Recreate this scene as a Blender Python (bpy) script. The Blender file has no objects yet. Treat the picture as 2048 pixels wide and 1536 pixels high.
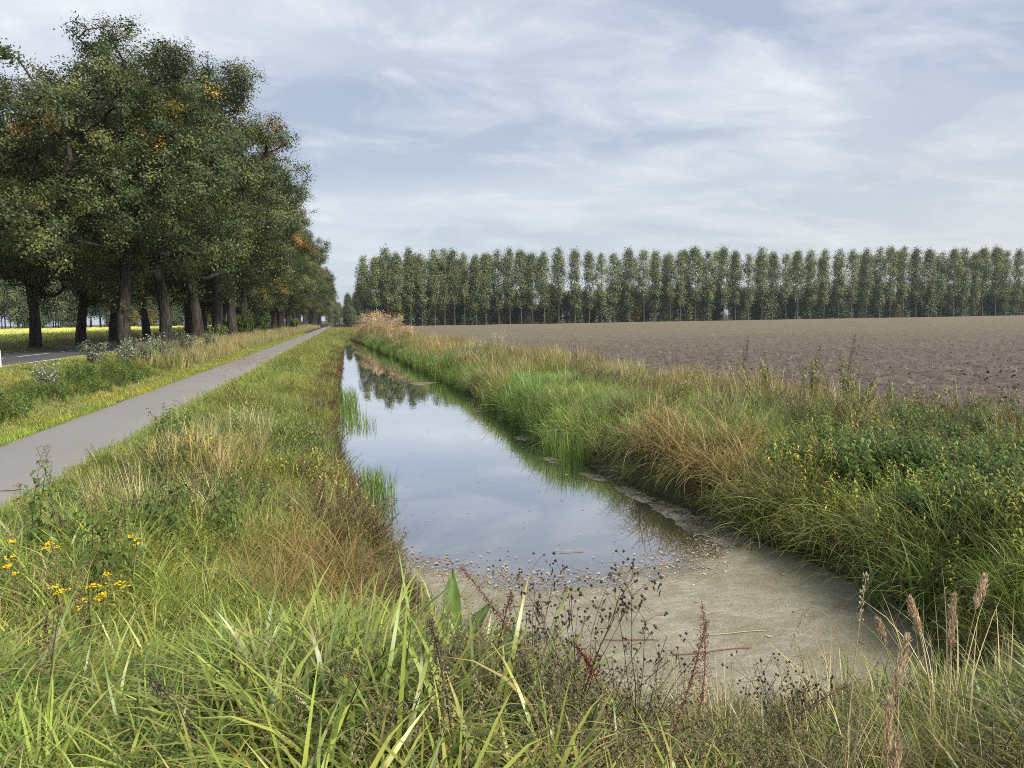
import bpy, math
import numpy as np
from mathutils import Vector, Matrix

sc = bpy.context.scene
R = math.radians

# ------------------------------------------------------------------ camera
cam_d = bpy.data.cameras.new('camera'); cam = bpy.data.objects.new('camera', cam_d)
sc.collection.objects.link(cam); sc.camera = cam
cam_d.sensor_width = 36.0; cam_d.lens = 36.0 * 1500 / 2048
cam_d.clip_start = 0.05; cam_d.clip_end = 9000
yaw, pitch, roll = R(12.6), R(-5.05), R(0.93)
fw = Vector((math.sin(yaw) * math.cos(pitch), math.cos(yaw) * math.cos(pitch), math.sin(pitch)))
rt0 = Vector((math.cos(yaw), -math.sin(yaw), 0)); up0 = rt0.cross(fw)
rt = rt0 * math.cos(roll) - up0 * math.sin(roll); up = rt.cross(fw)
m = Matrix((rt, up, -fw)).transposed().to_4x4(); m.translation = (0, 0, 3.0)
cam.matrix_world = m

# ------------------------------------------------------------------ sun, sky, exposure
SUN_EL, SUN_AZ = R(37), R(138)          # azimuth clockwise from +Y
sd = bpy.data.lights.new('sun', 'SUN'); sun = bpy.data.objects.new('sun', sd)
sc.collection.objects.link(sun)
sd.energy = 3.9; sd.angle = R(18); sd.color = (1.0, 0.93, 0.82)
sdir = Vector((math.sin(SUN_AZ) * math.cos(SUN_EL), math.cos(SUN_AZ) * math.cos(SUN_EL), math.sin(SUN_EL)))
sun.rotation_euler = sdir.to_track_quat('Z', 'Y').to_euler()

w = bpy.data.worlds.new('World'); sc.world = w; w.use_nodes = True
nt = w.node_tree; nt.nodes.clear()
def N(t, typ, **kw):
    n = t.nodes.new(typ)
    for k, v in kw.items():
        if hasattr(n, k): setattr(n, k, v)
        else: n.inputs[k].default_value = v
    return n
def L(t, a, b): t.links.new(a, b)
def math_n(t, op, a, b=None, clamp=False):
    n = t.nodes.new('ShaderNodeMath'); n.operation = op; n.use_clamp = clamp
    for i, v in enumerate((a, b)):
        if v is None: continue
        if isinstance(v, (int, float)): n.inputs[i].default_value = v
        else: t.links.new(v, n.inputs[i])
    return n.outputs[0]
def ramp(t, fac, stops):
    n = t.nodes.new('ShaderNodeValToRGB'); e = n.color_ramp.elements
    while len(e) < len(stops): e.new(0.5)
    for el, (p, c) in zip(e, stops):
        el.position = p; el.color = (c, c, c, 1) if isinstance(c, (int, float)) else (*c, 1)
    t.links.new(fac, n.inputs[0]); return n.outputs[0]
def mixc(t, fac, a, b, mode='MIX'):
    n = t.nodes.new('ShaderNodeMix'); n.data_type = 'RGBA'; n.blend_type = mode; n.clamp_factor = True
    for s, v in ((0, fac), (6, a), (7, b)):
        if isinstance(v, (int, float)): n.inputs[s].default_value = v if s == 0 else (v, v, v, 1)
        elif isinstance(v, tuple): n.inputs[s].default_value = (*v, 1)
        else: t.links.new(v, n.inputs[s])
    return n.outputs[2]
def noise(t, vec, scale, detail=4, rough=.55, dist=0.0):
    n = t.nodes.new('ShaderNodeTexNoise'); n.inputs['Scale'].default_value = scale
    n.inputs['Detail'].default_value = detail; n.inputs['Roughness'].default_value = rough
    n.inputs['Distortion'].default_value = dist
    if vec is not None: t.links.new(vec, n.inputs['Vector'])
    return n.outputs[0]
def mapping(t, vec, loc=(0, 0, 0), rot=(0, 0, 0), sca=(1, 1, 1)):
    n = t.nodes.new('ShaderNodeMapping'); t.links.new(vec, n.inputs[0])
    n.inputs['Location'].default_value = loc; n.inputs['Rotation'].default_value = rot; n.inputs['Scale'].default_value = sca
    return n.outputs[0]

sky = nt.nodes.new('ShaderNodeTexSky'); sky.sky_type = 'NISHITA'; sky.sun_disc = False
sky.sun_elevation = SUN_EL; sky.sun_rotation = SUN_AZ; sky.dust_density = 2.5; sky.air_density = 1.0
tc = nt.nodes.new('ShaderNodeTexCoord')
sep = nt.nodes.new('ShaderNodeSeparateXYZ'); L(nt, tc.outputs['Generated'], sep.inputs[0])
zz = math_n(nt, 'ADD', math_n(nt, 'MAXIMUM', sep.outputs[2], 0.0), 0.16)
px = math_n(nt, 'DIVIDE', sep.outputs[0], zz); py = math_n(nt, 'DIVIDE', sep.outputs[1], zz)
cmb = nt.nodes.new('ShaderNodeCombineXYZ'); L(nt, px, cmb.inputs[0]); L(nt, py, cmb.inputs[1])
pl = cmb.outputs[0]
bands = noise(nt, mapping(nt, pl, (3.1, .4, 0), (0, 0, R(-28)), (.5, .9, 1)), 1.0, 4, .48, .6)
puffs = noise(nt, mapping(nt, pl, (1.7, 8.2, 0), (0, 0, R(-20)), (1.0, 1.3, 1)), 2.1, 7, .58, .5)
fine = noise(nt, mapping(nt, pl, (5.2, 3.3, 0), (0, 0, R(-30)), (1.0, 1.5, 1)), 6.5, 6, .6, .4)
f1 = ramp(nt, bands, [(.40, 0.0), (.61, 1.0)])
f2 = ramp(nt, puffs, [(.46, 0.0), (.68, 1.0)])
f3 = ramp(nt, fine, [(.5, 0.0), (.8, 1.0)])
fsum = math_n(nt, 'ADD', math_n(nt, 'MULTIPLY', f1, .52), math_n(nt, 'MULTIPLY', f2, .46))
fsum = math_n(nt, 'ADD', fsum, math_n(nt, 'MULTIPLY', math_n(nt, 'MULTIPLY', f3, f2), .40), True)
cl = mixc(nt, fsum, (2.05, 2.40, 3.12), (4.35, 4.45, 4.65))
# pale veil near the horizon, warmer towards the sun
hz = ramp(nt, sep.outputs[2], [(0.0, 1.0), (.10, .75), (.30, 0.0)])
side = math_n(nt, 'ADD', math_n(nt, 'MULTIPLY', sep.outputs[0], .75), .25, True)
hc = mixc(nt, side, (2.65, 3.2, 3.7), (4.05, 4.05, 3.9))
cl = mixc(nt, math_n(nt, 'MULTIPLY', hz, .78), cl, hc)
skym = mixc(nt, .93, sky.outputs[0], cl)
bg = nt.nodes.new('ShaderNodeBackground'); bg.inputs[1].default_value = 0.1
L(nt, skym, bg.inputs[0]); wo = nt.nodes.new('ShaderNodeOutputWorld'); L(nt, bg.outputs[0], wo.inputs[0])

sc.view_settings.view_transform = 'Standard'; sc.view_settings.look = 'None'
sc.view_settings.exposure = 1.08; sc.view_settings.gamma = 1.0; sc.view_settings.use_curve_mapping = False
sc.cycles.max_bounces = 6; sc.cycles.diffuse_bounces = 3; sc.cycles.glossy_bounces = 3
sc.cycles.transmission_bounces = 4; sc.cycles.use_denoising = False; sc.cycles.filter_width = 1.0
sc.cycles.use_adaptive_sampling = True; sc.cycles.adaptive_threshold = 0.008

# ------------------------------------------------------------------ numeric helpers
rng = np.random.default_rng(11)
U = lambda a, b, n=None: rng.uniform(a, b, n)
_lat = np.random.default_rng(5).random((256, 256))
def vn(x, y, s=1.0, o=0):
    """value noise 0..1"""
    x = np.asarray(x, float) * s + 37.3 + o * 17.1; y = np.asarray(y, float) * s + 11.7 + o * 29.3
    xi = np.floor(x).astype(int); yi = np.floor(y).astype(int); fx = x - xi; fy = y - yi
    fx = fx * fx * (3 - 2 * fx); fy = fy * fy * (3 - 2 * fy)
    g = lambda a, b: _lat[a % 256, b % 256]
    return (g(xi, yi) * (1 - fx) + g(xi + 1, yi) * fx) * (1 - fy) + (g(xi, yi + 1) * (1 - fx) + g(xi + 1, yi + 1) * fx) * fy
def fbm(x, y, s=1.0, o=0, n=4):
    r = 0; a = .5; t = 0
    for i in range(n):
        r = r + a * vn(x, y, s * 2 ** i, o + i * 3); t += a; a *= .5
    return r / t
def sstep(a, b, x):
    t = np.clip((np.asarray(x, float) - a) / (b - a), 0, 1); return t * t * (3 - 2 * t)

# waterlines (x as a function of y) and the near end
def XL(y): return np.interp(y, [0, 5.5, 6.2, 7.8, 9.2, 10.2, 12.5, 17.7, 38, 105, 112, 122], [1.2, 1.12, .94, .74, .46, .28, .20, -.2, -.15, .25, .6, 1.0]) + .10 * (fbm(y, 0 * np.asarray(y, float), 1.1, 2) - .5)
def XR(y): return np.interp(y, [0, 5, 5.8, 6.6, 8, 9, 11, 13, 15.6, 22, 34, 60, 93, 112, 122], [4.3, 4.6, 5.2, 5.45, 5.45, 5.2, 5.25, 5.0, 4.6, 4.8, 4.8, 3.8, 2.4, 1.2, 1.0]) + .22 * (fbm(y, 0 * np.asarray(y, float) + 9, .9, 4) - .5)
def YN(x): return np.interp(x, [-3, 0, .8, 1.2, 2, 3, 4, 4.6, 5.2, 8], [6.5, 6.2, 5.9, 5.2, 4.85, 4.75, 4.75, 5.0, 5.4, 5.6])
def terrain(x, y):
    x = np.asarray(x, float); y = np.asarray(y, float)
    yc = np.clip(y, 0, 121.9)
    dl = XL(yc) - x; dr = x - XR(yc)
    # left of the ditch: fixed profile by x, bank by distance from the waterline
    zl = np.interp(x, [-400, -30, -25, -22, -19.2, -18.7, -12.3, -11.6, -9, -7.0, -6.5, -4.0, -3.3], [.9, .9, .95, 1.25, 1.43, 1.46, 1.46, 1.40, 1.1, .80, .77, .77, .76])
    bl = np.interp(dl, [-1.5, -.4, 0, .5, 1.2, 2.2, 3.3, 4.2, 6.5], [-.7, -.25, 0, .16, .36, .62, .78, .80, 3.0])
    zl = np.minimum(zl, bl) if np.ndim(zl) else min(zl, bl)
    br = np.interp(dr, [-1.5, -.4, 0, .45, .9, 1.6, 3, 6], [-.7, -.25, 0, .38, .66, .82, .86, .80])
    z = np.where(dl > dr, zl, br)
    # dam at the near end
    dn = YN(x) - y
    zn = np.interp(dn, [-1.2, -.3, 0, .6, 1.5, 2.6, 3.5, 6], [-.7, -.2, 0, .30, .72, 1.15, 1.33, 1.36])
    z = np.maximum(z, zn)
    # the ditch closes far away
    z = np.maximum(z, np.interp(y, [112, 120, 130], [-.9, .2, .74]))
    near = np.exp(-np.abs(y) / 60.)
    rough = (fbm(x, y, 1.3, 1) - .5) * .16 * np.where((x > -6.9) & (x < -3.9), 0, 1) * np.where((x > -19) & (x < -12), 0, 1)
    return z + rough * np.where(z > .05, 1, .3)

# ------------------------------------------------------------------ mesh helpers
def make_mesh(name, V, F, mats, col=None, smooth=True, mi=None):
    V = np.asarray(V, np.float32); F = np.asarray(F, np.int32)
    me = bpy.data.meshes.new(name); k = F.shape[1]
    me.vertices.add(len(V)); me.vertices.foreach_set('co', V.ravel())
    me.loops.add(F.size); me.loops.foreach_set('vertex_index', F.ravel())
    me.polygons.add(len(F)); me.polygons.foreach_set('loop_start', np.arange(0, F.size, k, dtype=np.int32))
    me.polygons.foreach_set('use_smooth', np.full(len(F), smooth))
    for mt in (mats if isinstance(mats, (list, tuple)) else [mats]): me.materials.append(mt)
    if mi is not None: me.polygons.foreach_set('material_index', np.asarray(mi, np.int32))
    if col is not None:
        c = np.ones((len(V), 4), np.float32); c[:, :3] = col
        a = me.attributes.new('Col', 'FLOAT_COLOR', 'POINT'); a.data.foreach_set('color', c.ravel())
    me.update(calc_edges=True); me.validate()
    return me
class MB:
    """collects triangle pieces with a colour per vertex"""
    def __init__(s): s.V = []; s.F = []; s.C = []; s.n = 0
    def add(s, V, F, C):
        V = np.asarray(V, float).reshape(-1, 3); F = np.asarray(F, int).reshape(-1, 3)
        C = np.asarray(C, float)
        if C.ndim == 1: C = np.tile(C, (len(V), 1))
        s.V.append(V); s.F.append(F + s.n); s.C.append(C); s.n += len(V)
    def merge(s, o, off=(0, 0, 0), rz=0, sca=1, tint=(1, 1, 1)):
        V = np.concatenate(o.V) * sca; c, q = math.cos(rz), math.sin(rz)
        V = np.c_[V[:, 0] * c - V[:, 1] * q, V[:, 0] * q + V[:, 1] * c, V[:, 2]] + np.asarray(off)
        s.add(V, np.concatenate(o.F), np.concatenate(o.C) * np.asarray(tint))
    def mesh(s, name, mat, smooth=True):
        return make_mesh(name, np.concatenate(s.V), np.concatenate(s.F), mat, np.concatenate(s.C), smooth)
def unit(v): return v / np.maximum(np.linalg.norm(v, axis=-1, keepdims=True), 1e-9)

def blades(mb, n, spread, Ln, Wd, lean, bend, pal, S=4, tip=None, azr=None, base=None, pw=1.3):
    pal = np.atleast_2d(np.asarray(pal, float))
    az = U(0, 2 * np.pi, n) if azr is None else U(azr[0], azr[1], n)
    rr = spread * np.sqrt(U(0, 1, n)); a2 = U(0, 2 * np.pi, n)
    P0 = np.c_[rr * np.cos(a2), rr * np.sin(a2), np.zeros(n)] if base is None else base
    ln = U(*Ln, n); wd = U(*Wd, n); t0 = R(1) * U(*lean, n); bd = R(1) * U(*bend, n)
    t = np.linspace(0, 1, S + 1)
    th = t0[:, None] + bd[:, None] * t[None] ** pw
    st = ln[:, None] / S
    h = np.concatenate([np.zeros((n, 1)), np.cumsum(np.sin(th[:, :-1]) * st, 1)], 1)
    z = np.concatenate([np.zeros((n, 1)), np.cumsum(np.cos(th[:, :-1]) * st, 1)], 1)
    cx = P0[:, 0:1] + h * np.cos(az)[:, None]; cy = P0[:, 1:2] + h * np.sin(az)[:, None]; cz = P0[:, 2:3] + z
    tw = az + U(-.9, .9, n)
    sx = -np.sin(tw)[:, None]; sy = np.cos(tw)[:, None]
    wt = wd[:, None] * np.minimum(1, .55 + 1.4 * t)[None] * (1 - t[None] ** 2.4) * .5
    A = np.stack([cx - sx * wt, cy - sy * wt, cz], -1); B = np.stack([cx + sx * wt, cy + sy * wt, cz], -1)
    V = np.concatenate([np.stack([A[:, :S], B[:, :S]], 2).reshape(n, 2 * S, 3), A[:, S:S + 1]], 1)
    k = 2 * S + 1; f = []
    for i in range(S - 1): f += [(2 * i, 2 * i + 1, 2 * i + 3), (2 * i, 2 * i + 3, 2 * i + 2)]
    f += [(2 * S - 2, 2 * S - 1, 2 * S)]
    F = np.asarray(f)[None] + (np.arange(n) * k)[:, None, None]
    c = pal[rng.integers(0, len(pal), n)] * U(.75, 1.25, (n, 1))
    C = np.repeat(c[:, None], k, 1)
    if tip is not None:
        tt = np.concatenate([np.repeat(t[:S], 2), [1.0]])
        wgt = (np.clip((tt - .45) / .55, 0, 1)[None] * U(0, 1, (n, 1)))[..., None]
        C = C * (1 - wgt) + np.asarray(tip) * wgt
    mb.add(V.reshape(-1, 3), F.reshape(-1, 3), C.reshape(-1, 3))

def leaves(mb, P, D, ln, wd, C, drop=.25, fold=.12):
    """5-vertex folded leaves; P base points, D directions"""
    n = len(P); D = unit(np.asarray(D, float)); ln = np.broadcast_to(ln, n)[:, None]; wd = np.broadcast_to(wd, n)[:, None]
    upv = np.array([0, 0, 1.0]) + U(-.35, .35, (n, 3))
    s = unit(np.cross(D, upv)); nn = np.cross(s, D)
    mid = P + D * ln * .45; tipp = P + D * ln - np.array([0, 0, 1]) * ln * drop
    V = np.stack([P, mid - s * wd * .5 + nn * wd * fold, mid, mid + s * wd * .5 + nn * wd * fold, tipp], 1)
    F = np.asarray([(0, 2, 1), (0, 3, 2), (1, 2, 4), (2, 3, 4)])[None] + (np.arange(n) * 5)[:, None, None]
    C = np.broadcast_to(np.asarray(C, float), (n, 3))
    mb.add(V.reshape(-1, 3), F.reshape(-1, 3), np.repeat(C[:, None], 5, 1).reshape(-1, 3))

def tube(mb, pts, rad, col, sides=3):
    pts = np.asarray(pts, float); rad = np.broadcast_to(rad, len(pts))
    d = np.gradient(pts, axis=0); d = unit(d)
    ref = np.array([.31, .95, .05]); s = unit(np.cross(d, ref)); q = np.cross(d, s)
    a = np.arange(sides) / sides * 2 * np.pi
    V = pts[:, None] + rad[:, None, None] * (np.cos(a)[None, :, None] * s[:, None] + np.sin(a)[None, :, None] * q[:, None])
    f = []
    for i in range(len(pts) - 1):
        for j in range(sides):
            a0, a1 = i * sides + j, i * sides + (j + 1) % sides
            f += [(a0, a1, a1 + sides), (a0, a1 + sides, a0 + sides)]
    mb.add(V.reshape(-1, 3), f, col)

OCT_V = np.array([(1, 0, 0), (-1, 0, 0), (0, 1, 0), (0, -1, 0), (0, 0, 1), (0, 0, -1)], float)
OCT_F = np.array([(0, 2, 4), (2, 1, 4), (1, 3, 4), (3, 0, 4), (2, 0, 5), (1, 2, 5), (3, 1, 5), (0, 3, 5)])
def seeds(mb, P, r, C, squash=1.0):
    n = len(P)
    if n == 0: return
    r = np.broadcast_to(r, n)
    V = P[:, None] + OCT_V[None] * r[:, None, None] * (U(.7, 1.3, (n, 6, 1))) * np.array([1, 1, squash])
    F = OCT_F[None] + (np.arange(n) * 6)[:, None, None]
    C = np.broadcast_to(np.asarray(C, float), (n, 3)) * U(.7, 1.3, (n, 1))
    mb.add(V.reshape(-1, 3), F.reshape(-1, 3), np.repeat(C[:, None], 6, 1).reshape(-1, 3))

# ------------------------------------------------------------------ materials
def newmat(name):
    mt = bpy.data.materials.new(name); mt.use_nodes = True; t = mt.node_tree
    b = t.nodes['Principled BSDF']; return mt, t, b
def foliage_mat(name, trans=.30, rough=.55, tint=True, var=.25, spec=.35):
    mt, t, b = newmat(name)
    a = t.nodes.new('ShaderNodeAttribute'); a.attribute_name = 'Col'
    c = a.outputs['Color']
    if tint:
        a2 = t.nodes.new('ShaderNodeAttribute'); a2.attribute_type = 'INSTANCER'; a2.attribute_name = 'tint'
        c = mixc(t, 1.0, c, a2.outputs['Color'], 'MULTIPLY')
    oi = t.nodes.new('ShaderNodeObjectInfo')
    mr = t.nodes.new('ShaderNodeMapRange'); mr.inputs[3].default_value = 1 - var; mr.inputs[4].default_value = 1 + var
    L(t, oi.outputs['Random'], mr.inputs[0])
    hs = t.nodes.new('ShaderNodeHueSaturation'); L(t, mr.outputs[0], hs.inputs['Value']); L(t, c, hs.inputs['Color'])
    L(t, hs.outputs[0], b.inputs['Base Color'])
    b.inputs['Roughness'].default_value = rough; b.inputs['Specular IOR Level'].default_value = spec
    tr = t.nodes.new('ShaderNodeBsdfTranslucent'); L(t, hs.outputs[0], tr.inputs[0])
    mx = t.nodes.new('ShaderNodeMixShader'); mx.inputs[0].default_value = trans
    L(t, b.outputs[0], mx.inputs[1]); L(t, tr.outputs[0], mx.inputs[2])
    L(t, mx.outputs[0], t.nodes['Material Output'].inputs[0])
    return mt
M_GRASS = foliage_mat('grass_blade', .45, .38, spec=.55)
M_DRY = foliage_mat('dry_stem', .15, .75)
M_PLANT = foliage_mat('plant', .3, .5, tint=False, var=.12)
M_LEAF = foliage_mat('tree_leaf', .32, .5, tint=False, var=.18)

def simple_mat(name, fn, rough=.8, spec=.3, bump=None):
    mt, t, b = newmat(name); tcn = t.nodes.new('ShaderNodeTexCoord'); v = tcn.outputs['Object']
    c = fn(t, v)
    if isinstance(c, tuple): b.inputs['Base Color'].default_value = (*c, 1)
    else: L(t, c, b.inputs['Base Color'])
    b.inputs['Roughness'].default_value = rough; b.inputs['Specular IOR Level'].default_value = spec
    if bump:
        h = bump[0](t, v); bn = t.nodes.new('ShaderNodeBump'); bn.inputs['Strength'].default_value = bump[1]
        bn.inputs['Distance'].default_value = bump[2]; L(t, h, bn.inputs['Height']); L(t, bn.outputs[0], b.inputs['Normal'])
    return mt
M_GROUND = simple_mat('bank_soil', lambda t, v: mixc(t, noise(t, v, .8, 6), (.035, .034, .018), (.075, .066, .035)), .95, .1)
M_ASPH = simple_mat('path_asphalt', lambda t, v: mixc(t, ramp(t, noise(t, v, .35, 5), [(.3, 0.), (.7, 1.)]),
          mixc(t, ramp(t, noise(t, v, 55, 2, .7), [(.35, 0.), (.65, 1.)]), (.142, .134, .130), (.202, .193, .188)),
          mixc(t, ramp(t, noise(t, v, 60, 2, .7), [(.35, 0.), (.65, 1.)]), (.160, .152, .148), (.222, .213, .208))), .85, .3,
          (lambda t, v: noise(t, v, 90, 2), .35, .01))
M_ROAD = simple_mat('road_asphalt', lambda t, v: mixc(t, ramp(t, noise(t, mapping(t, v, sca=(1.2, .06, 1)), 1.0, 4), [(.35, 0.), (.65, 1.)]), (.042, .042, .046), (.072, .072, .076)), .75, .4)
M_PAINT = simple_mat('road_paint', lambda t, v: mixc(t, ramp(t, noise(t, v, 9, 4), [(.38, 0.), (.5, 1.)]), (.35, .35, .34), (.72, .72, .70)), .6)
M_BARK = simple_mat('oak_bark', lambda t, v: mixc(t, ramp(t, noise(t, mapping(t, v, sca=(9, 9, 1.1)), 1.0, 6, .65, .4), [(.36, 0.), (.62, 1.)]), (.012, .010, .009), (.060, .052, .045)), .92, .15,
          (lambda t, v: noise(t, mapping(t, v, sca=(9, 9, 1.1)), 1.0, 6, .65, .4), .9, .12))
M_PBARK = simple_mat('poplar_bark', lambda t, v: mixc(t, noise(t, v, 2.0, 4), (.030, .028, .024), (.085, .080, .068)), .9, .2)
M_WHITE = simple_mat('white_plastic', lambda t, v: (.78, .78, .77), .45)
M_BLACK = simple_mat('black_plastic', lambda t, v: (.02, .02, .02), .5)
M_REFL = simple_mat('amber_reflector', lambda t, v: (.7, .45, .12), .2)

def soil_col(t, v):
    big = ramp(t, noise(t, mapping(t, v, sca=(.05, .05, 1)), 1.0, 4), [(.35, 0.), (.65, 1.)])
    c = mixc(t, ramp(t, noise(t, v, 7, 6, .7), [(.35, 0.), (.68, 1.)]), (.060, .047, .040), (.172, .142, .124))
    sp = t.nodes.new('ShaderNodeSeparateXYZ'); L(t, v, sp.inputs[0])
    # farther half of the field carries pale stubble and seedlings
    far = math_n(t, 'ADD', sp.outputs[1], math_n(t, 'MULTIPLY', noise(t, mapping(t, v, sca=(.02, .3, 1)), 1.0, 3), 40))
    g = ramp(t, math_n(t, 'DIVIDE', far, 260.), [(.20, 0.), (.38, .8), (.9, 1.0)])
    st = mixc(t, noise(t, mapping(t, v, sca=(1.5, .25, 1)), 1.0, 5, .7), (.115, .098, .066), (.195, .175, .112))
    c = mixc(t, math_n(t, 'MULTIPLY', g, .85), c, st)
    lines = ramp(t, noise(t, mapping(t, v, rot=(0, 0, R(-4)), sca=(.03, 1.1, 1)), 1.0, 4, .6), [(.40, 0.), (.62, 1.)])
    c = mixc(t, math_n(t, 'MULTIPLY', lines, .38), c, (.070, .058, .050))
    straw = ramp(t, noise(t, mapping(t, v, sca=(16, 40, 16)), 1.0, 2, .6), [(.66, 0.), (.72, 1.)])
    return mixc(t, math_n(t, 'MULTIPLY', straw, .7), c, (.34, .29, .20))
M_SOIL = simple_mat('ploughed_soil', soil_col, .95, .1, (lambda t, v: noise(t, v, 9, 6, .7), .9, .10))

def water_mat():
    mt, t, b = newmat('ditch_water'); tcn = t.nodes.new('ShaderNodeTexCoord'); v = tcn.outputs['Object']
    b.inputs['Base Color'].default_value = (.028, .029, .028, 1); b.inputs['Roughness'].default_value = .015
    b.inputs['IOR'].default_value = 1.33; b.inputs['Specular IOR Level'].default_value = 0.0
    dust = ramp(t, noise(t, v, 130, 1, .5), [(.72, 0.), (.76, 1.)])
    patch = ramp(t, noise(t, mapping(t, v, sca=(.9, .5, 1)), 1.0, 4), [(.5, 0.), (.62, 1.)])
    fm = math_n(t, 'MULTIPLY', dust, math_n(t, 'MULTIPLY', patch, .7))
    c = mixc(t, fm, (.028, .029, .028), (.42, .40, .34)); L(t, c, b.inputs['Base Color'])
    L(t, math_n(t, 'ADD', math_n(t, 'MULTIPLY', fm, .5), .012), b.inputs['Roughness'])
    bn = t.nodes.new('ShaderNodeBump'); bn.inputs['Strength'].default_value = .06; bn.inputs['Distance'].default_value = .02
    L(t, noise(t, mapping(t, v, sca=(1.4, .6, 1)), 2.0, 3), bn.inputs['Height']); L(t, bn.outputs[0], b.inputs['Normal'])
    gl = t.nodes.new('ShaderNodeBsdfGlossy'); gl.inputs['Roughness'].default_value = .012; gl.inputs['Color'].default_value = (.97, .98, 1, 1); L(t, bn.outputs[0], gl.inputs['Normal'])
    lw = t.nodes.new('ShaderNodeLayerWeight'); lw.inputs[0].default_value = .5
    fr_ = ramp(t, lw.outputs['Facing'], [(0.0, .03), (.40, .10), (.60, .34), (.68, .50), (.83, .86), (.95, .95)])
    fr_ = math_n(t, 'MULTIPLY', fr_, math_n(t, 'SUBTRACT', 1.0, math_n(t, 'MULTIPLY', fm, .8)))
    mx = t.nodes.new('ShaderNodeMixShader'); L(t, fr_, mx.inputs[0]); L(t, b.outputs[0], mx.inputs[1]); L(t, gl.outputs[0], mx.inputs[2])
    L(t, mx.outputs[0], t.nodes['Material Output'].inputs[0])
    return mt
M_WATER = water_mat()
def weed_mat():
    mt, t, b = newmat('duckweed_film'); tcn = t.nodes.new('ShaderNodeTexCoord'); v = tcn.outputs['Object']
    grain = ramp(t, noise(t, v, 48, 4, .8), [(.32, 0.), (.68, 1.)])
    c = mixc(t, grain, (.12, .112, .085), (.385, .36, .295))
    med = ramp(t, noise(t, mapping(t, v, sca=(5, 9, 1)), 1.0, 5, .65), [(.40, 0.), (.60, 1.)])
    c = mixc(t, math_n(t, 'MULTIPLY', med, .65), c, (.165, .162, .105))
    sp = t.nodes.new('ShaderNodeSeparateXYZ'); L(t, v, sp.inputs[0])
    old = math_n(t, 'ADD', ramp(t, noise(t, mapping(t, v, (7, 2, 0), sca=(1.1, 1.5, 1)), 1.0, 6, .68, .6), [(.40, 0.), (.62, .8)]), ramp(t, math_n(t, 'DIVIDE', sp.outputs[0], 6.0), [(.62, 0.), (.86, .55)]), True)
    c = mixc(t, math_n(t, 'MULTIPLY', old, .75), c, mixc(t, grain, (.055, .048, .026), (.215, .19, .115)))
    drk = ramp(t, noise(t, mapping(t, v, (3, 1, 0), sca=(7, 22, 1)), 1.0, 4, .7), [(.54, 0.), (.66, 1.)])
    c = mixc(t, math_n(t, 'MULTIPLY', drk, .45), c, (.070, .060, .042))
    L(t, c, b.inputs['Base Color']); b.inputs['Roughness'].default_value = .8; b.inputs['Specular IOR Level'].default_value = .3
    bn = t.nodes.new('ShaderNodeBump'); bn.inputs['Strength'].default_value = .6; bn.inputs['Distance'].default_value = .01
    L(t, noise(t, v, 75, 3, .75), bn.inputs['Height']); L(t, bn.outputs[0], b.inputs['Normal'])
    # thin places show the water between the fronds
    a = t.nodes.new('ShaderNodeAttribute'); a.attribute_name = 'Col'
    hole = math_n(t, 'GREATER_THAN', math_n(t, 'ADD', math_n(t, 'MULTIPLY', noise(t, v, 60, 3, .8), .7), math_n(t, 'MULTIPLY', noise(t, mapping(t, v, sca=(3, 4, 1)), 1.0, 3), .3)), a.outputs['Fac'])
    wb = t.nodes.new('ShaderNodeBsdfTransparent')
    mx = t.nodes.new('ShaderNodeMixShader'); L(t, hole, mx.inputs[0]); L(t, b.outputs[0], mx.inputs[1]); L(t, wb.outputs[0], mx.inputs[2])
    L(t, mx.outputs[0], t.nodes['Material Output'].inputs[0])
    return mt
M_WEED = weed_mat()

# ------------------------------------------------------------------ object helpers
def link(o, parent=None):
    sc.collection.objects.link(o)
    if parent is not None: o.parent = parent
    return o
def tag(o, label=None, cat=None, group=None, kind=None):
    if label: o['label'] = label
    if cat: o['category'] = cat
    if group: o['group'] = group
    if kind: o['kind'] = kind
    return o
def obj(name, me, parent=None, loc=None): 
    o = bpy.data.objects.new(name, me)
    if loc is not None: o.location = loc
    return link(o, parent)
def empty(name, loc=(0, 0, 0), rz=0, s=1.0):
    o = bpy.data.objects.new(name, None); o.location = loc; o.rotation_euler = (0, 0, rz); o.scale = (s, s, s)
    return link(o)
def grid_faces(nx, ny):
    i = np.arange(nx * ny).reshape(ny, nx)
    return np.stack([i[:-1, :-1], i[:-1, 1:], i[1:, 1:], i[1:, :-1]], -1).reshape(-1, 4)

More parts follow.
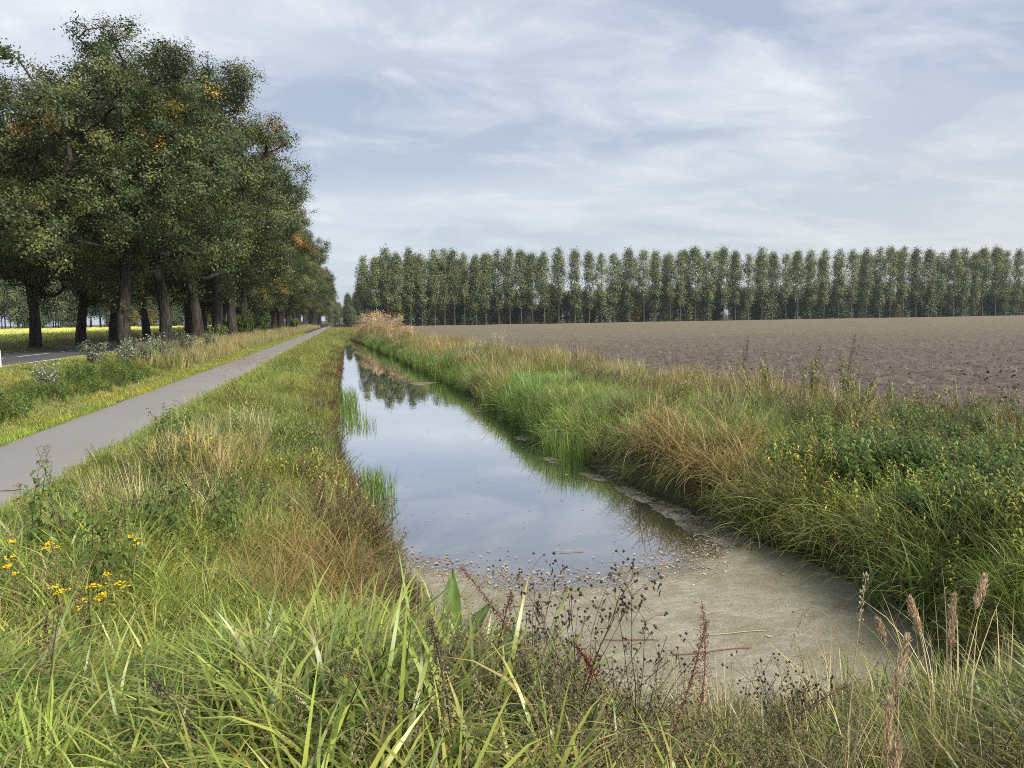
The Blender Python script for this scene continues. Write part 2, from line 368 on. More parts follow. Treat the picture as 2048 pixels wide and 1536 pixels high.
_sn = [0]
def scatter(name, P, protos, scale, tint, label, cat, rot=None, weights=None, tilt=.12, kind='stuff'):
    n = len(P); _sn[0] += 1
    col = bpy.data.collections.new('protos_%02d' % _sn[0])
    for i, me in enumerate(protos):
        col.objects.link(bpy.data.objects.new('p%02d_%02d' % (_sn[0], i), me))
    me = bpy.data.meshes.new(name); me.vertices.add(n); me.vertices.foreach_set('co', np.asarray(P, np.float32).ravel())
    if rot is None: rot = np.c_[rng.normal(0, tilt, n), rng.normal(0, tilt, n), U(0, 2 * np.pi, n)]
    a = me.attributes.new('rot', 'FLOAT_VECTOR', 'POINT'); a.data.foreach_set('vector', np.asarray(rot, np.float32).ravel())
    s = np.broadcast_to(np.asarray(scale, float), n)
    a = me.attributes.new('scl', 'FLOAT', 'POINT'); a.data.foreach_set('value', s.astype(np.float32))
    a = me.attributes.new('idx', 'INT', 'POINT')
    ii = rng.choice(len(protos), n, p=weights) if weights is None or np.ndim(weights) == 1 else weights
    a.data.foreach_set('value', ii.astype(np.int32))
    c = np.ones((n, 4), np.float32); c[:, :3] = tint
    a = me.attributes.new('tint', 'FLOAT_COLOR', 'POINT'); a.data.foreach_set('color', c.ravel())
    me.update()
    o = obj(name, me); tag(o, label, cat, None, kind)
    ng = bpy.data.node_groups.new(name + '_nodes', 'GeometryNodeTree')
    ng.interface.new_socket('Geometry', in_out='INPUT', socket_type='NodeSocketGeometry')
    ng.interface.new_socket('Geometry', in_out='OUTPUT', socket_type='NodeSocketGeometry')
    gi = ng.nodes.new('NodeGroupInput'); go = ng.nodes.new('NodeGroupOutput')
    ip = ng.nodes.new('GeometryNodeInstanceOnPoints'); ci = ng.nodes.new('GeometryNodeCollectionInfo')
    ci.inputs['Collection'].default_value = col; ci.inputs['Separate Children'].default_value = True; ci.inputs['Reset Children'].default_value = True
    def na(nm, dt):
        q = ng.nodes.new('GeometryNodeInputNamedAttribute'); q.data_type = dt; q.inputs['Name'].default_value = nm
        return next(s_ for s_ in q.outputs if s_.enabled and s_.name == 'Attribute')
    er = ng.nodes.new('FunctionNodeEulerToRotation')
    ng.links.new(gi.outputs[0], ip.inputs['Points']); ng.links.new(ci.outputs[0], ip.inputs['Instance'])
    ip.inputs['Pick Instance'].default_value = True
    ng.links.new(na('idx', 'INT'), ip.inputs['Instance Index'])
    ng.links.new(na('rot', 'FLOAT_VECTOR'), er.inputs[0]); ng.links.new(er.outputs[0], ip.inputs['Rotation'])
    ng.links.new(na('scl', 'FLOAT'), ip.inputs['Scale']); ng.links.new(ip.outputs[0], go.inputs[0])
    md = o.modifiers.new('scatter', 'NODES'); md.node_group = ng
    return o

# ================================================================== SETTING
# ground sheet to the horizon
xs = np.unique(np.r_[-4000, -1500, -600, -300, -150, -80, np.linspace(-50, -20, 16), np.linspace(-20, -7, 40), np.linspace(-7, 13, 200), np.linspace(13, 30, 30), 40, 60, 100, 200, 400, 1000, 4000])
ys = np.unique(np.r_[-60, -20, np.linspace(-8, 16, 200), np.geomspace(16, 140, 220), 160, 200, 260, 350, 600, 1200, 2500, 6000])
gx, gy = np.meshgrid(xs, ys); gz = terrain(gx, gy)
gz = np.where((gx > -6.9) & (gx < -3.9), gz - .03, gz)
g = obj('ground', make_mesh('ground', np.c_[gx.ravel(), gy.ravel(), gz.ravel()], grid_faces(len(xs), len(ys)), M_GROUND))
tag(g, 'earth of the banks and verges under the vegetation', 'ground', kind='structure')

def strip(name, x0, x1, y0, y1, zf, mat, ny=160, nx=7, wob=0.0, thick=0.0):
    yy = np.geomspace(y0, y1, ny); uu = np.linspace(0, 1, nx)
    lw = wob * (fbm(yy, yy * 0, 1.7, 3) - .5); rw = wob * (fbm(yy, yy * 0 + 5, 1.7, 6) - .5)
    X = (x0 + lw)[:, None] * (1 - uu) + (x1 + rw)[:, None] * uu; Y = np.repeat(yy[:, None], nx, 1)
    Z = zf(X, Y)
    if thick: Z[:, 0] -= thick; Z[:, -1] -= thick
    return obj(name, make_mesh(name, np.c_[X.ravel(), Y.ravel(), Z.ravel()], grid_faces(nx, ny), mat))
path_z = lambda X, Y: np.maximum(.79 + .012 * (1 - np.abs((X + 5.25) / 1.15)), np.interp(YN(X) - Y, [1.5, 2.6, 3.5, 6], [.7, 1.17, 1.35, 1.38]))
p = strip('path', -6.42, -4.08, 1.0, 420, path_z, M_ASPH, wob=.10, thick=.05)
tag(p, 'grey asphalt cycle path running beside the ditch into the distance', 'path', kind='structure')
road_z = lambda X, Y: 1.50 - .03 * np.abs((X + 15.5) / 3.1)
r_ = strip('road', -18.55, -12.35, 4, 520, road_z, M_ROAD, ny=60, thick=.03)
tag(r_, 'dark asphalt country road between the two rows of oaks', 'road', kind='structure')
def quad_sheet(name, x0, x1, y0, y1, mat, parent):
    z = lambda x: float(road_z(x, 0)) + .005
    V = [(x0, y0, z(x0)), (x1, y0, z(x1)), (x1, y1, z(x1)), (x0, y1, z(x0))]
    return obj(name, make_mesh(name, V, [(0, 1, 2, 3)], mat), parent)
quad_sheet('edge_line', -12.72, -12.58, 4.5, 500, M_PAINT, r_)
quad_sheet('edge_line', -18.30, -18.18, 4.5, 500, M_PAINT, r_)
y = 29.4
while y < 330: quad_sheet('centre_dash', -15.56, -15.43, y, y + 4.2, M_PAINT, r_); y += 5.75

# water
wy = np.r_[np.linspace(4.0, 20, 70), np.geomspace(20.5, 124, 60)]; wu = np.linspace(0, 1, 12)
WX = (XL(wy) - .6)[:, None] * (1 - wu) + (XR(wy) + .6)[:, None] * wu; WY = np.repeat(wy[:, None], 12, 1)
wt_ = obj('water', make_mesh('water', np.c_[WX.ravel(), WY.ravel(), 0 * WX.ravel()], grid_faces(12, len(wy)), M_WATER))
tag(wt_, 'still dark water of the drainage ditch mirroring sky and poplars', 'water', kind='structure')

# ploughed field: polar grid around the viewpoint, clipped to the field outline
def field_edge(y): return np.interp(y, [4, 10, 25, 45, 100, 240], [10.2, 10.4, 9.8, 9.2, 9.0, 8.6]) + .5 * (fbm(y, 0 * np.asarray(y, float), .3, 8) - .5)
def pop_line(x): return 250.5 - (x - 9.5) * .0755
th = np.radians(np.linspace(1.2, 88, 760)); rr = np.geomspace(10, 420, 470)
TH, RR = np.meshgrid(th, rr); FX = RR * np.sin(TH); FY = RR * np.cos(TH)
inside = np.minimum(sstep(-.3, .5, FX - field_edge(FY)), sstep(0, 3, pop_line(FX) - 7 - FY))
fur = .035 * np.sin((FX * .995 + FY * .1) * 2 * np.pi / .75 + 3 * fbm(FX, FY, .15, 3)) * np.exp(-RR / 90)
FZ = .80 + .10 + fur + (fbm(FX, FY, 2.2, 7, 5) - .5) * .20 + (fbm(FX, FY, .08, 5) - .5) * .25
FZ = FZ * inside + (.35) * (1 - inside)
ff = grid_faces(len(th), len(rr)); ff = ff[(inside.ravel()[ff] > 0).any(1)]
keep_f = obj('ploughed_field', make_mesh('ploughed_field', np.c_[FX.ravel(), FY.ravel(), FZ.ravel()], ff, M_SOIL))
tag(keep_f, 'bare purple brown ploughed field stretching to the poplars', 'field', kind='structure')

# ================================================================== TREES
def skeleton(tips, trunk_pts, jitter=.25, upcurve=.12, start=2):
    """greedy branching: every tip joins the nearest node that is nearer the trunk base"""
    P = [np.asarray(q, float) for q in trunk_pts]; par = [-1] + list(range(len(P) - 1)); ntr = len(P)
    order = np.argsort(np.linalg.norm((tips - P[start]) * np.array([1, 1, .8]), axis=1)); tipid = []
    for i in order:
        t = tips[i]; A = np.asarray(P); d = np.linalg.norm(A - t, axis=1)
        pen = np.where(A[:, 2] > t[2] + .3, (A[:, 2] - t[2]) * 1.5, 0)
        pen[:start] += 50
        j = int(np.argmin(d + pen)); k = max(1, int(d[j] / 1.1)); a = P[j]; prev = j
        for s in range(1, k + 1):
            f = s / k
            q = a * (1 - f) + t * f
            if s < k: q = q + rng.normal(0, jitter * .5, 3) + np.array([0, 0, -upcurve * d[j] * 4 * f * (1 - f) * .5])
            P.append(q); par.append(prev); prev = len(P) - 1
        tipid.append(prev)
    return np.asarray(P), np.asarray(par), ntr, np.asarray(tipid)
def limb_mesh(mb, P, par, ntr, tipid, rtip, rbase, rtop, expo=2.25, sides=6, flare=1.35, rmax=None):
    n = len(P); s = np.zeros(n); s[tipid] = 1.0
    for i in range(n - 1, 0, -1):
        if par[i] >= 0: s[par[i]] += s[i]
    r = rtip * np.maximum(s, 1) ** (1 / expo)
    tr = np.linspace(rbase, rtop, ntr); r[:ntr] = tr; r[0] = rbase * flare
    if ntr > 2: r[1] = rbase * (1 + (flare - 1) * .25)
    r[ntr:] = np.minimum(r[ntr:], rmax if rmax else rtop * .85)
    tube(mb, P[:ntr], r[:ntr], (1, 1, 1), 12)
    idx = np.arange(ntr, n); a = P[par[idx]]; b = P[idx]; ra = np.minimum(r[par[idx]], r[idx] * 1.45); rb = r[idx]
    d = unit(b - a); ref = np.where(np.abs(d[:, 2:3]) > .9, np.array([[1., 0, 0]]), np.array([[0, 0, 1.]]))
    u = unit(np.cross(d, ref)); v = np.cross(d, u); an = np.arange(sides) / sides * 2 * np.pi
    ring = np.cos(an)[None, :, None] * u[:, None] + np.sin(an)[None, :, None] * v[:, None]
    b2 = b + d * rb[:, None] * .3
    V = np.concatenate([a[:, None] + ring * ra[:, None, None], b2[:, None] + ring * rb[:, None, None]], 1)
    f = []
    for j in range(sides):
        k = (j + 1) % sides; f += [(j, k, k + sides), (j, k + sides, j + sides)]
    F = np.asarray(f)[None] + (np.arange(len(idx)) * 2 * sides)[:, None, None]
    mb.add(V.reshape(-1, 3), F.reshape(-1, 3), (1, 1, 1))
def tree_leaves(mb, tips, per, sig, ln, wd, cols, droop=.3, out=None):
    n = len(tips) * per; P = np.repeat(tips, per, 0) + rng.normal(0, 1, (n, 3)) * np.asarray(sig)
    D = rng.normal(0, 1, (n, 3)) + np.array([0, 0, -droop]); D = unit(D)
    s = unit(np.cross(D, rng.normal(0, 1, (n, 3)) + np.array([0, 0, 1.2])))
    if out is not None:                                   # leaves face outwards and up from their bough
        nr = unit(np.repeat(out, per, 0) * 1.0 + rng.normal(0, .48, (n, 3)) + np.array([0, 0, .55]))
        D = unit(D - nr * (D * nr).sum(1, keepdims=True)); s = np.cross(nr, D)
    l_ = (ln * U(.65, 1.3, n))[:, None]; w_ = (wd * U(.7, 1.25, n))[:, None]
    V = np.stack([P, P + D * l_ * .5 - s * w_ * .5, P + D * l_ - np.array([0, 0, .12]) * l_, P + D * l_ * .5 + s * w_ * .5], 1)
    F = np.asarray([(0, 2, 1), (0, 3, 2)])[None] + (np.arange(n) * 4)[:, None, None]
    C = np.repeat(cols, per, 0) * U(.75, 1.3, (n, 1))
    mb.add(V.reshape(-1, 3), F.reshape(-1, 3), np.repeat(C[:, None], 4, 1).reshape(-1, 3))

G1, G2, G3 = np.array((.034, .052, .016)), np.array((.062, .084, .023)), np.array((.118, .130, .035))
ORANGE, YEL = np.array((.30, .13, .025)), np.array((.30, .22, .035))
def oak_mesh(name, lean=(0, 0), fork=5.0, nl=52, autumn=.02, tall=17.8, low=3.4, rad=7.2, per=125, twist=0):
    trk = []; ph = U(0, 6.28)
    for z in np.linspace(0, 12.5, 12):
        k = z / 12.5
        trk.append((lean[0] * k ** 1.3 + .22 * math.sin(z * .55 + ph) * min(1, z / 3), lean[1] * k ** 1.3 + .2 * math.cos(z * .45 + ph) * min(1, z / 3), z))
    trk = np.asarray(trk); lobes = []; tips = []; cid = []; outs = []
    c0 = np.array([lean[0] * .8, lean[1] * .8, (tall + low) / 2 + .4]); hr = (tall - low) / 2
    tries = 0
    while len(lobes) < nl and tries < 4000:
        tries += 1
        d = unit(rng.normal(0, 1, 3)); d = d / (math.hypot(d[0], d[1]) ** 3 + abs(d[2]) ** 3) ** (1 / 3); k = U(.40, .92)
        q = c0 + d * np.array([rad, rad, hr]) * k * U(.82, 1.08)
        if q[2] < low + .5 or q[2] > tall: continue
        if q[2] < low + 1.5 and math.hypot(q[0], q[1]) < 1.2: continue
        rr_ = U(.9, 2.1)
        if all(np.linalg.norm(q - l[0]) > .76 * (rr_ + l[1]) for l in lobes): lobes.append((q, rr_))
    for j in range(6):                                   # ragged leading shoots above the dome
        a = U(0, 6.28); r_ = rad * U(.1, .75); lobes.append((c0 + np.array([r_ * math.cos(a), r_ * math.sin(a), hr * math.sqrt(max(.05, 1 - (r_ / rad) ** 2)) * U(1.0, 1.12)]), U(.7, 1.2)))
    for q, rr_ in lobes:
        k = int(7.0 * rr_ ** 1.6)
        o = unit(rng.normal(0, 1, (k, 3))) * (rr_ * U(.25, 1, k) ** .45)[:, None] * np.array([1.15, 1.15, .8])
        tips.append(q + o); outs.append(unit(o + unit(q - c0) * rr_ * .5))
        b = U(0, 1); col = G1 * (1 - b) + G2 * b
        cc = np.repeat(col[None], k, 0) * U(.8, 1.2, (k, 1))
        hi = U(0, 1, k) < .18; cc[hi] = G3 * U(.8, 1.1)
        if U(0, 1) < autumn * 3:
            s_ = U(0, 1, k) < .16; cc[s_] = (ORANGE if U(0, 1) < .6 else YEL)
        s_ = U(0, 1, k) < autumn * .3; cc[s_] = YEL * .8
        cid.append(cc)
    # thin inner filling and stray sprouts on the trunk
    k = 14; o = rng.normal(0, 1, (k, 3)) * np.array([rad * .38, rad * .38, hr * .45]) + c0; o = o[o[:, 2] > low + .8]; tips.append(o); cid.append(np.repeat(G1[None] * .9, len(o), 0)); outs.append(unit(o - c0))
    tips = np.concatenate(tips); cols = np.concatenate(cid); outs = np.concatenate(outs)
    P, par, ntr, tid = skeleton(tips, trk, start=int(fork / 12.5 * 11))
    mt = MB(); limb_mesh(mt, P, par, ntr, tid, .022, .385, .18, flare=1.2)
    order = np.argsort(np.linalg.norm((tips - trk[int(fork / 12.5 * 11)]) * np.array([1, 1, .8]), axis=1))
    mc = MB(); tree_leaves(mc, tips, per, (.31, .31, .24), .155, .10, cols, out=outs)
    # leaf tufts sprouting straight from the bole
    k = 9; zz_ = U(2.6, 6.0, k); a = U(0, 6.28, k)
    q = np.c_[np.cos(a) * .65, np.sin(a) * .65, zz_] + np.c_[np.interp(zz_, trk[:, 2], trk[:, 0]), np.interp(zz_, trk[:, 2], trk[:, 1]), 0 * zz_]
    tree_leaves(mc, q, 46, (.32, .32, .35), .20, .12, np.repeat(G2[None] * .85, k, 0))
    return mt.mesh(name + '_trunk', M_BARK), mc.mesh(name + '_crown', M_LEAF, False)

ordn = ['leftmost', 'second', 'third', 'fourth', 'fifth', 'sixth', 'seventh', 'eighth', 'ninth', 'tenth', 'eleventh', 'twelfth', 'thirteenth', 'fourteenth', 'fifteenth', 'sixteenth', 'seventeenth', 'eighteenth', 'nineteenth', 'twentieth']
tens = {2: 'twenty', 3: 'thirty', 4: 'forty', 5: 'fifty'}
def ordinal(i):
    if i < 20: return ordn[i]
    t, u_ = divmod(i + 1, 10)
    return {2: 'twentieth', 3: 'thirtieth', 4: 'fortieth', 5: 'fiftieth'}[t] if u_ == 0 else tens[t] + '-' + ['first'] [0] if u_ == 1 else tens[t] + '-' + ordn[u_ - 1]
rng = np.random.default_rng(21)
OAKS = [oak_mesh('oak_a', (.2, 0), 5.0), oak_mesh('oak_b', (-.8, .3), 3.8, low=3.3), oak_mesh('oak_c', (.4, -.2), 5.2, autumn=.08),
        oak_mesh('oak_d', (.5, .2), 4.2, autumn=.06, rad=7.4), oak_mesh('oak_e', (-.3, .6), 5.4, autumn=.03, tall=18.3)]
def tree(name, meshes, loc, rz, s, label, cat, group):
    t = empty(name, loc, rz, s); tag(t, label, cat, group)
    obj('trunk', meshes[0], t); obj('crown', meshes[1], t)
    return t
near = [(-11.45, 44, 0, .4, .89, 'stout oak nearest the viewer, thick ribbed trunk on the road edge with leaf tufts'),
        (-11.8, 55, 4, 2.1, 1.03, 'oak second along the near roadside, straight trunk behind the silvery shrubs'),
        (-11.6, 65.5, 3, 3.6, 1.2, 'dark curved oak third along the near roadside, leaning into its crown'),
        (-11.7, 76, 2, 5.1, 1.24, 'oak fourth along the near roadside with orange tinged leaves'),
        (-11.6, 86, 3, 1.0, 1.2, 'oak fifth along the near roadside beside the green bushes')]
far_ = [(-19.7, 54.8, 0, 4.4, .88, 'upright oak on the far road edge, leftmost trunk in view'),
        (-19.5, 63, 1, 2.9, .92, 'forked dark oak across the road, low limb reaching left'),
        (-19.5, 71.5, 2, .5, .94, 'slimmer oak across the road just left of the stout nearest oak'),
        (-19.6, 83, 4, 1.4, 1.0, 'oak across the road seen between the first two near trunks')]
for x, y, v, rz, s, lab in near: tree('oak_tree', OAKS[v], (x, y, float(terrain(x, y)) - .05), rz, s, lab, 'tree', 'oaks along the near road edge')
for x, y, v, rz, s, lab in far_: tree('oak_tree', OAKS[v], (x, y, float(terrain(x, y)) - .05), rz, s, lab, 'tree', 'oaks along the far road edge')
for y, v in ((45.5, 4), (36.5, 2)):
    tree('oak_tree', OAKS[v], (-19.9, y, 1.35), U(0, 6.2), .86, 'oak across the road whose crown enters from the left edge, ' + ('next to the leftmost trunk' if y > 40 else 'closest to the viewer'), 'tree', 'oaks along the far road edge')
y = 96.0; kk = 5
while y < 430:
    tree('oak_tree', OAKS[int(U(0, 4.99))], (-11.7 + U(-.4, .4), y, 1.36), U(0, 6.28), U(1.08, 1.2), ('oak %s along the near roadside row, counted from the stout nearest trunk' % ordinal(kk)) if kk < 16 else 'oak far down the near roadside row, merging into the receding avenue', 'tree', 'oaks along the near road edge')
    if y < 330: tree('oak_tree', OAKS[int(U(0, 4.99))], (-19.6 + U(-.4, .4), y - 2 + U(-1, 1), 1.33), U(0, 6.28), U(.92, 1.05), 'oak farther down the far roadside row, half hidden in the avenue', 'tree', 'oaks along the far road edge')
    kk += 1
    y += U(9.0, 11) * (1 if y < 200 else 1.25)

# poplars across the field
def column_tree(name, H, rad, low, ncl, per, pal, bark, rb=.2, sig=.55, leaf=(.42, .30), top=.75, gap=.0, sides=5):
    trk = np.c_[.25 * np.sin(np.linspace(0, 3, 10) + U(0, 6)) * np.linspace(0, 1, 10), .25 * np.cos(np.linspace(0, 3, 10) + U(0, 6)) * np.linspace(0, 1, 10), np.linspace(0, H * .93, 10)]
    zt = low + (H - low) * U(0, 1, ncl) ** top
    k = (zt - low) / (H - low)
    prof = rad * np.interp(k, [0, .15, .5, .8, .95, 1], [.45, .75, 1, .85, .45, .12])
    a = U(0, 6.28, ncl); r_ = prof * np.sqrt(U(.05, 1, ncl))
    tips = np.c_[r_ * np.cos(a), r_ * np.sin(a), zt]
    if gap: tips = tips[fbm(tips[:, 2], a, .9, int(U(0, 50)), 2) > gap]
    P, par, ntr, tid = skeleton(tips, trk, .15, .25, 2)
    mt = MB(); limb_mesh(mt, P, par, ntr, tid, .02, rb, .05, 2.4, sides, 1.25, rmax=.09)
    pal = np.asarray(pal, float); cc = pal[rng.integers(0, len(pal), len(tips))] * U(.8, 1.2, (len(tips), 1))
    mc = MB(); tree_leaves(mc, tips, per, (sig, sig, sig * 1.25), leaf[0], leaf[1], cc, out=unit(tips * np.array([1, 1, 0]) + np.array([0, 0, .4])))
    return mt.mesh(name + '_trunk', bark), mc.mesh(name + '_crown', M_LEAF, False)
PG = [(.115, .150, .054), (.145, .172, .062), (.085, .118, .046), (.175, .190, .072)]
PAL_D = [(.056, .090, .038), (.076, .104, .040), (.100, .118, .042)]
PAL_Y = [(.20, .16, .03), (.12, .11, .025), (.09, .095, .025)]
PAL_O = [(.22, .10, .025), (.15, .09, .025)]
rng = np.random.default_rng(4)
POPS = [column_tree('poplar_%d' % i, 24, U(2.3, 3.0), U(4.0, 7.5), int(U(190, 280)), 26, PG, M_PBARK, .19, .55, (.40, .28), U(.6, .85), U(.35, .42)) for i in range(9)]
UNDER = [column_tree('under_%d' % i, h, r_, .4, 120, 28, pal, M_PBARK, .12, .55, (.42, .30), .8) for i, (h, r_, pal) in
         enumerate([(9, 2.6, PAL_D), (11, 2.6, PAL_D), (7, 2.6, PAL_D), (8, 2.4, PAL_Y), (9, 2.4, PAL_O), (12, 2.3, PAL_D)])]
FOREST = [column_tree('forest_%d' % i, h, r_, lo, 190, 26, pal, M_PBARK, .2, .7, (.5, .36), .75, .3) for i, (h, r_, lo, pal) in
          enumerate([(21, 3.6, 5, PG), (23, 3.0, 7, PAL_D), (18, 4.0, 3, PG), (20, 3.4, 6, PAL_D)])]
FRONT = []
x = 11.0; i = 0
while x < 262 and i < 59:
    if True:
        tree('poplar_tree', POPS[int(U(0, 8.99))], (x, pop_line(x) + U(-.6, .6), .75), U(0, 6.28), U(.95, 1.05) * (1.0 if x > 14 else .92),
             'tall slender poplar, %s from the left end of the front row past the ploughed field' % ordinal(i), 'tree', 'poplars in the front row')
        FRONT.append(x); i += 1
    x += U(3.9, 5.6) * (1 if x > 60 else .82)
USED = set()
def by_front(x, head):
    k = int(np.argmin([abs(q - x) for q in FRONT])); side = 'left' if x < FRONT[k] else 'right'
    for tail in ('just %s of the %s poplar of the front row' % (side, ordinal(k)), 'behind the %s poplar of the front row' % ordinal(k)):
        if head + tail not in USED and k < 40: USED.add(head + tail); return head + tail
    return None
x = 7.5
while x < 285:
    if U(0, 1) < (.97 if x < 75 else .62):
        tree('poplar_tree', POPS[int(U(0, 8.99))], (x, pop_line(x) + U(7, 13), .75), U(0, 6.28), U(.9, 1.04), by_front(x, 'second row poplar ') or 'poplar standing behind the front row, its crown filling the gaps', 'tree', 'poplars behind the front row')
    x += U(4.5, 7.0)
x = 8.0
while x < 55:
    tree('poplar_tree', POPS[int(U(0, 8.99))], (x, pop_line(x) + U(17, 26), .75), U(0, 6.28), U(.9, 1.0), 'poplar deep in the dense left block of the plantation', 'tree', 'poplars in the dense left block'); x += U(4, 6)
x = 10.0
while x < 290:
    q = U(0, 1); v = 3 if q < .06 else (4 if q < .09 else int(rng.choice([0, 1, 2, 5])))
    lab = {3: 'yellowing small tree under the poplars', 4: 'orange brown small tree under the poplars'}.get(v, 'dark green small tree growing under the poplars')
    lab = by_front(x, lab.replace('growing under the poplars', '').replace('under the poplars', '').strip() + ' ') or lab
    tree('understory_tree', UNDER[v], (x, pop_line(x) + U(2, 16), .75), U(0, 6.28), U(.85, 1.25), lab, 'tree', {3: 'yellowing small trees', 4: 'orange small trees'}.get(v, 'dark small trees under the poplars'))
    x += U(1.2, 2.3)
# second dark wood line behind
x = 30.0
while x < 330:
    tree('forest_tree', FOREST[int(rng.choice([1, 3]))], (x, pop_line(x) + U(32, 55), .75), U(0, 6.28), U(.5, .68), 'dark tree in the wood glimpsed behind the poplar trunks', 'tree', 'trees of the wood behind the poplars'); x += U(4, 6.5)
# forest beyond the mustard field
x = -190.0
while x < -22:
    for dy in (0, 10, 22):
        v = int(rng.choice([0, 1, 2, 3]))
        tree('forest_tree', FOREST[v], (x + U(-2, 2), 294 + dy + U(-3, 3), .75), U(0, 6.28), U(.85, 1.08), 'tall tree of the wood edging the mustard field, seen between the oak trunks', 'tree', 'trees of the wood beyond the mustard field')
    if U(0, 1) < .8:
        v = int(rng.choice([0, 2, 3, 3]))
        tree('understory_tree', UNDER[v], (x + U(-2, 2), 289 + U(-1, 1), .75), U(0, 6.28), U(.7, 1.1), 'yellow green bushy tree on the wood edge behind the mustard field' if v == 3 else 'dark bushy tree on the wood edge behind the mustard field', 'tree', 'bushy yellow trees on the wood edge' if v == 3 else 'bushy dark trees on the wood edge')
    x += U(2.8, 4.2)
# small wood where ditch and path vanish
for k in range(44):
    yy = U(300, 430); x = (U(.5, 1) if k % 2 else U(-.6, .75)) * 13.0 * yy / 380
    tree('forest_tree', FOREST[int(U(0, 3.99))], (x, yy, .75), U(0, 6.28), U(.62, .84) if x > 5 else U(.42, .6), 'tree of the distant copse where the ditch vanishes', 'tree', 'trees of the distant copse')
    if k % 2: tree('understory_tree', UNDER[int(rng.choice([0, 1, 2]))], (x * U(.3, 1), yy - 8, .75), U(0, 6.28), U(.5, .8), 'low bush at the foot of the distant copse', 'bush', 'bushes of the distant copse')
tree('understory_tree', UNDER[3], (8.0, 240, .75), 1.0, .62, 'golden yellow small tree left of the poplar block', 'tree', None)

# ================================================================== VEGETATION: clump shapes
rng = np.random.default_rng(77)
A_ = np.array
LUSH = [(.180, .225, .048), (.135, .185, .040), (.220, .255, .068), (.100, .150, .042), (.240, .235, .080)]
BLUE = [(.080, .140, .048), (.105, .165, .055), (.140, .190, .078)]
OLIVE = [(.150, .180, .046), (.180, .185, .056), (.120, .160, .040), (.230, .205, .090)]
STRAW = [(.34, .28, .15), (.28, .23, .11), (.40, .34, .20)]
RUST = [(.20, .125, .045), (.16, .115, .040), (.13, .125, .040), (.25, .165, .070)]
TIPD = (.30, .23, .11)
def clump(name, fn, mat): 
    mb = MB(); fn(mb); return mb.mesh(name, mat)
lush = [clump('lush_grass', lambda mb: blades(mb, 24, .13, (.24, .56), (.008, .019), (10, 66), (35, 125), LUSH + (STRAW[1:2] if i == 3 else []), 5, TIPD if i > 2 else None), M_GRASS) for i in range(5)]
blue = [clump('soft_grass', lambda mb: blades(mb, 26, .13, (.24, .50), (.007, .015), (15, 68), (45, 120), BLUE, 5), M_GRASS) for i in range(3)]
fineg = [clump('fine_grass', lambda mb: blades(mb, 34, .12, (.28, .66), (.003, .0065), (4, 45), (25, 105), OLIVE + LUSH[:2] + (STRAW[:1] if i > 1 else []), 5, TIPD if i else None), M_GRASS) for i in range(4)]
straw = [clump('straw_grass', lambda mb: (blades(mb, 12, .10, (.45, .85), (.003, .006), (3, 30), (10, 70), STRAW + OLIVE[:2], 5, (.38, .31, .18)), blades(mb, 6, .08, (.6, .95), (.004, .012), (2, 18), (8, 60), STRAW, 5)), M_DRY) for i in range(3)]
short = [clump('short_grass', lambda mb: blades(mb, 30, .13, (.05, .14), (.004, .008), (5, 55), (10, 80), LUSH, 3), M_GRASS) for i in range(3)]
far_g = [clump('far_grass', lambda mb: blades(mb, 40, .32, (.35, .75), (.008, .016), (4, 40), (20, 90), OLIVE + LUSH[:2], 3, TIPD), M_GRASS) for i in range(3)]
far_s = [clump('far_dry_grass', lambda mb: blades(mb, 40, .32, (.45, .95), (.007, .014), (2, 30), (8, 60), OLIVE[:2] + STRAW, 3, (.34, .27, .16)), M_GRASS) for i in range(3)]
upr = [clump('upright_sedge', lambda mb: blades(mb, 26, .16, (.35, .8), (.008, .014), (0, 14), (3, 40), [(.12, .20, .035), (.09, .165, .03), (.15, .21, .045)], 4), M_GRASS) for i in range(3)]

def herb(mb, H, step, ll, lw, lc, sc_, off=(0, 0), lean=.12, droop=.45, nl=2, top=1.0, dryseed=None):
    a = U(0, 6.28); n = max(4, int(H / step)); t = np.linspace(0, 1, 6)
    b = A_([off[0], off[1], 0]); pts = b + np.c_[np.cos(a) * lean * t ** 2 * H, np.sin(a) * lean * t ** 2 * H, t * H]
    tube(mb, pts, np.linspace(.0045, .002, 6), sc_, 3)
    hs = np.repeat(np.linspace(.12, 1, n), nl); k = len(hs)
    P = b + np.c_[np.cos(a) * lean * hs ** 2 * H, np.sin(a) * lean * hs ** 2 * H, hs * H]
    aa = np.tile(np.arange(nl) * 2 * np.pi / nl, n) + np.repeat(np.arange(n) * 1.57, nl) + U(-.4, .4, k)
    D = np.c_[np.cos(aa), np.sin(aa), U(-.5, .45, k)]
    s_ = np.interp(hs, [0, .3, .8, 1], [.7, 1, .85, .5 * top])
    lc = np.atleast_2d(lc); C = lc[rng.integers(0, len(lc), k)] * U(.75, 1.25, (k, 1))
    leaves(mb, P, D, ll * s_ * U(.8, 1.2, k), lw * s_, C, droop)
    if dryseed is not None:
        m_ = int(40 * H); hh = U(.45, 1.0, m_); q = b + np.c_[np.cos(a) * lean * hh ** 2 * H, np.sin(a) * lean * hh ** 2 * H, hh * H] + rng.normal(0, .014, (m_, 3))
        seeds(mb, q, .006, dryseed)
NET = [(.060, .110, .028), (.080, .130, .034), (.052, .092, .026), (.105, .125, .04)]
nettle = [clump('nettle', lambda mb: [herb(mb, U(.4, .75), .055, .095, .048, NET, (.08, .09, .03), (U(-.13, .13), U(-.13, .13)), .2) for k in range(5)], M_GRASS) for i in range(4)]
YH = [(.27, .28, .055), (.18, .22, .045), (.33, .30, .075), (.12, .17, .040)]
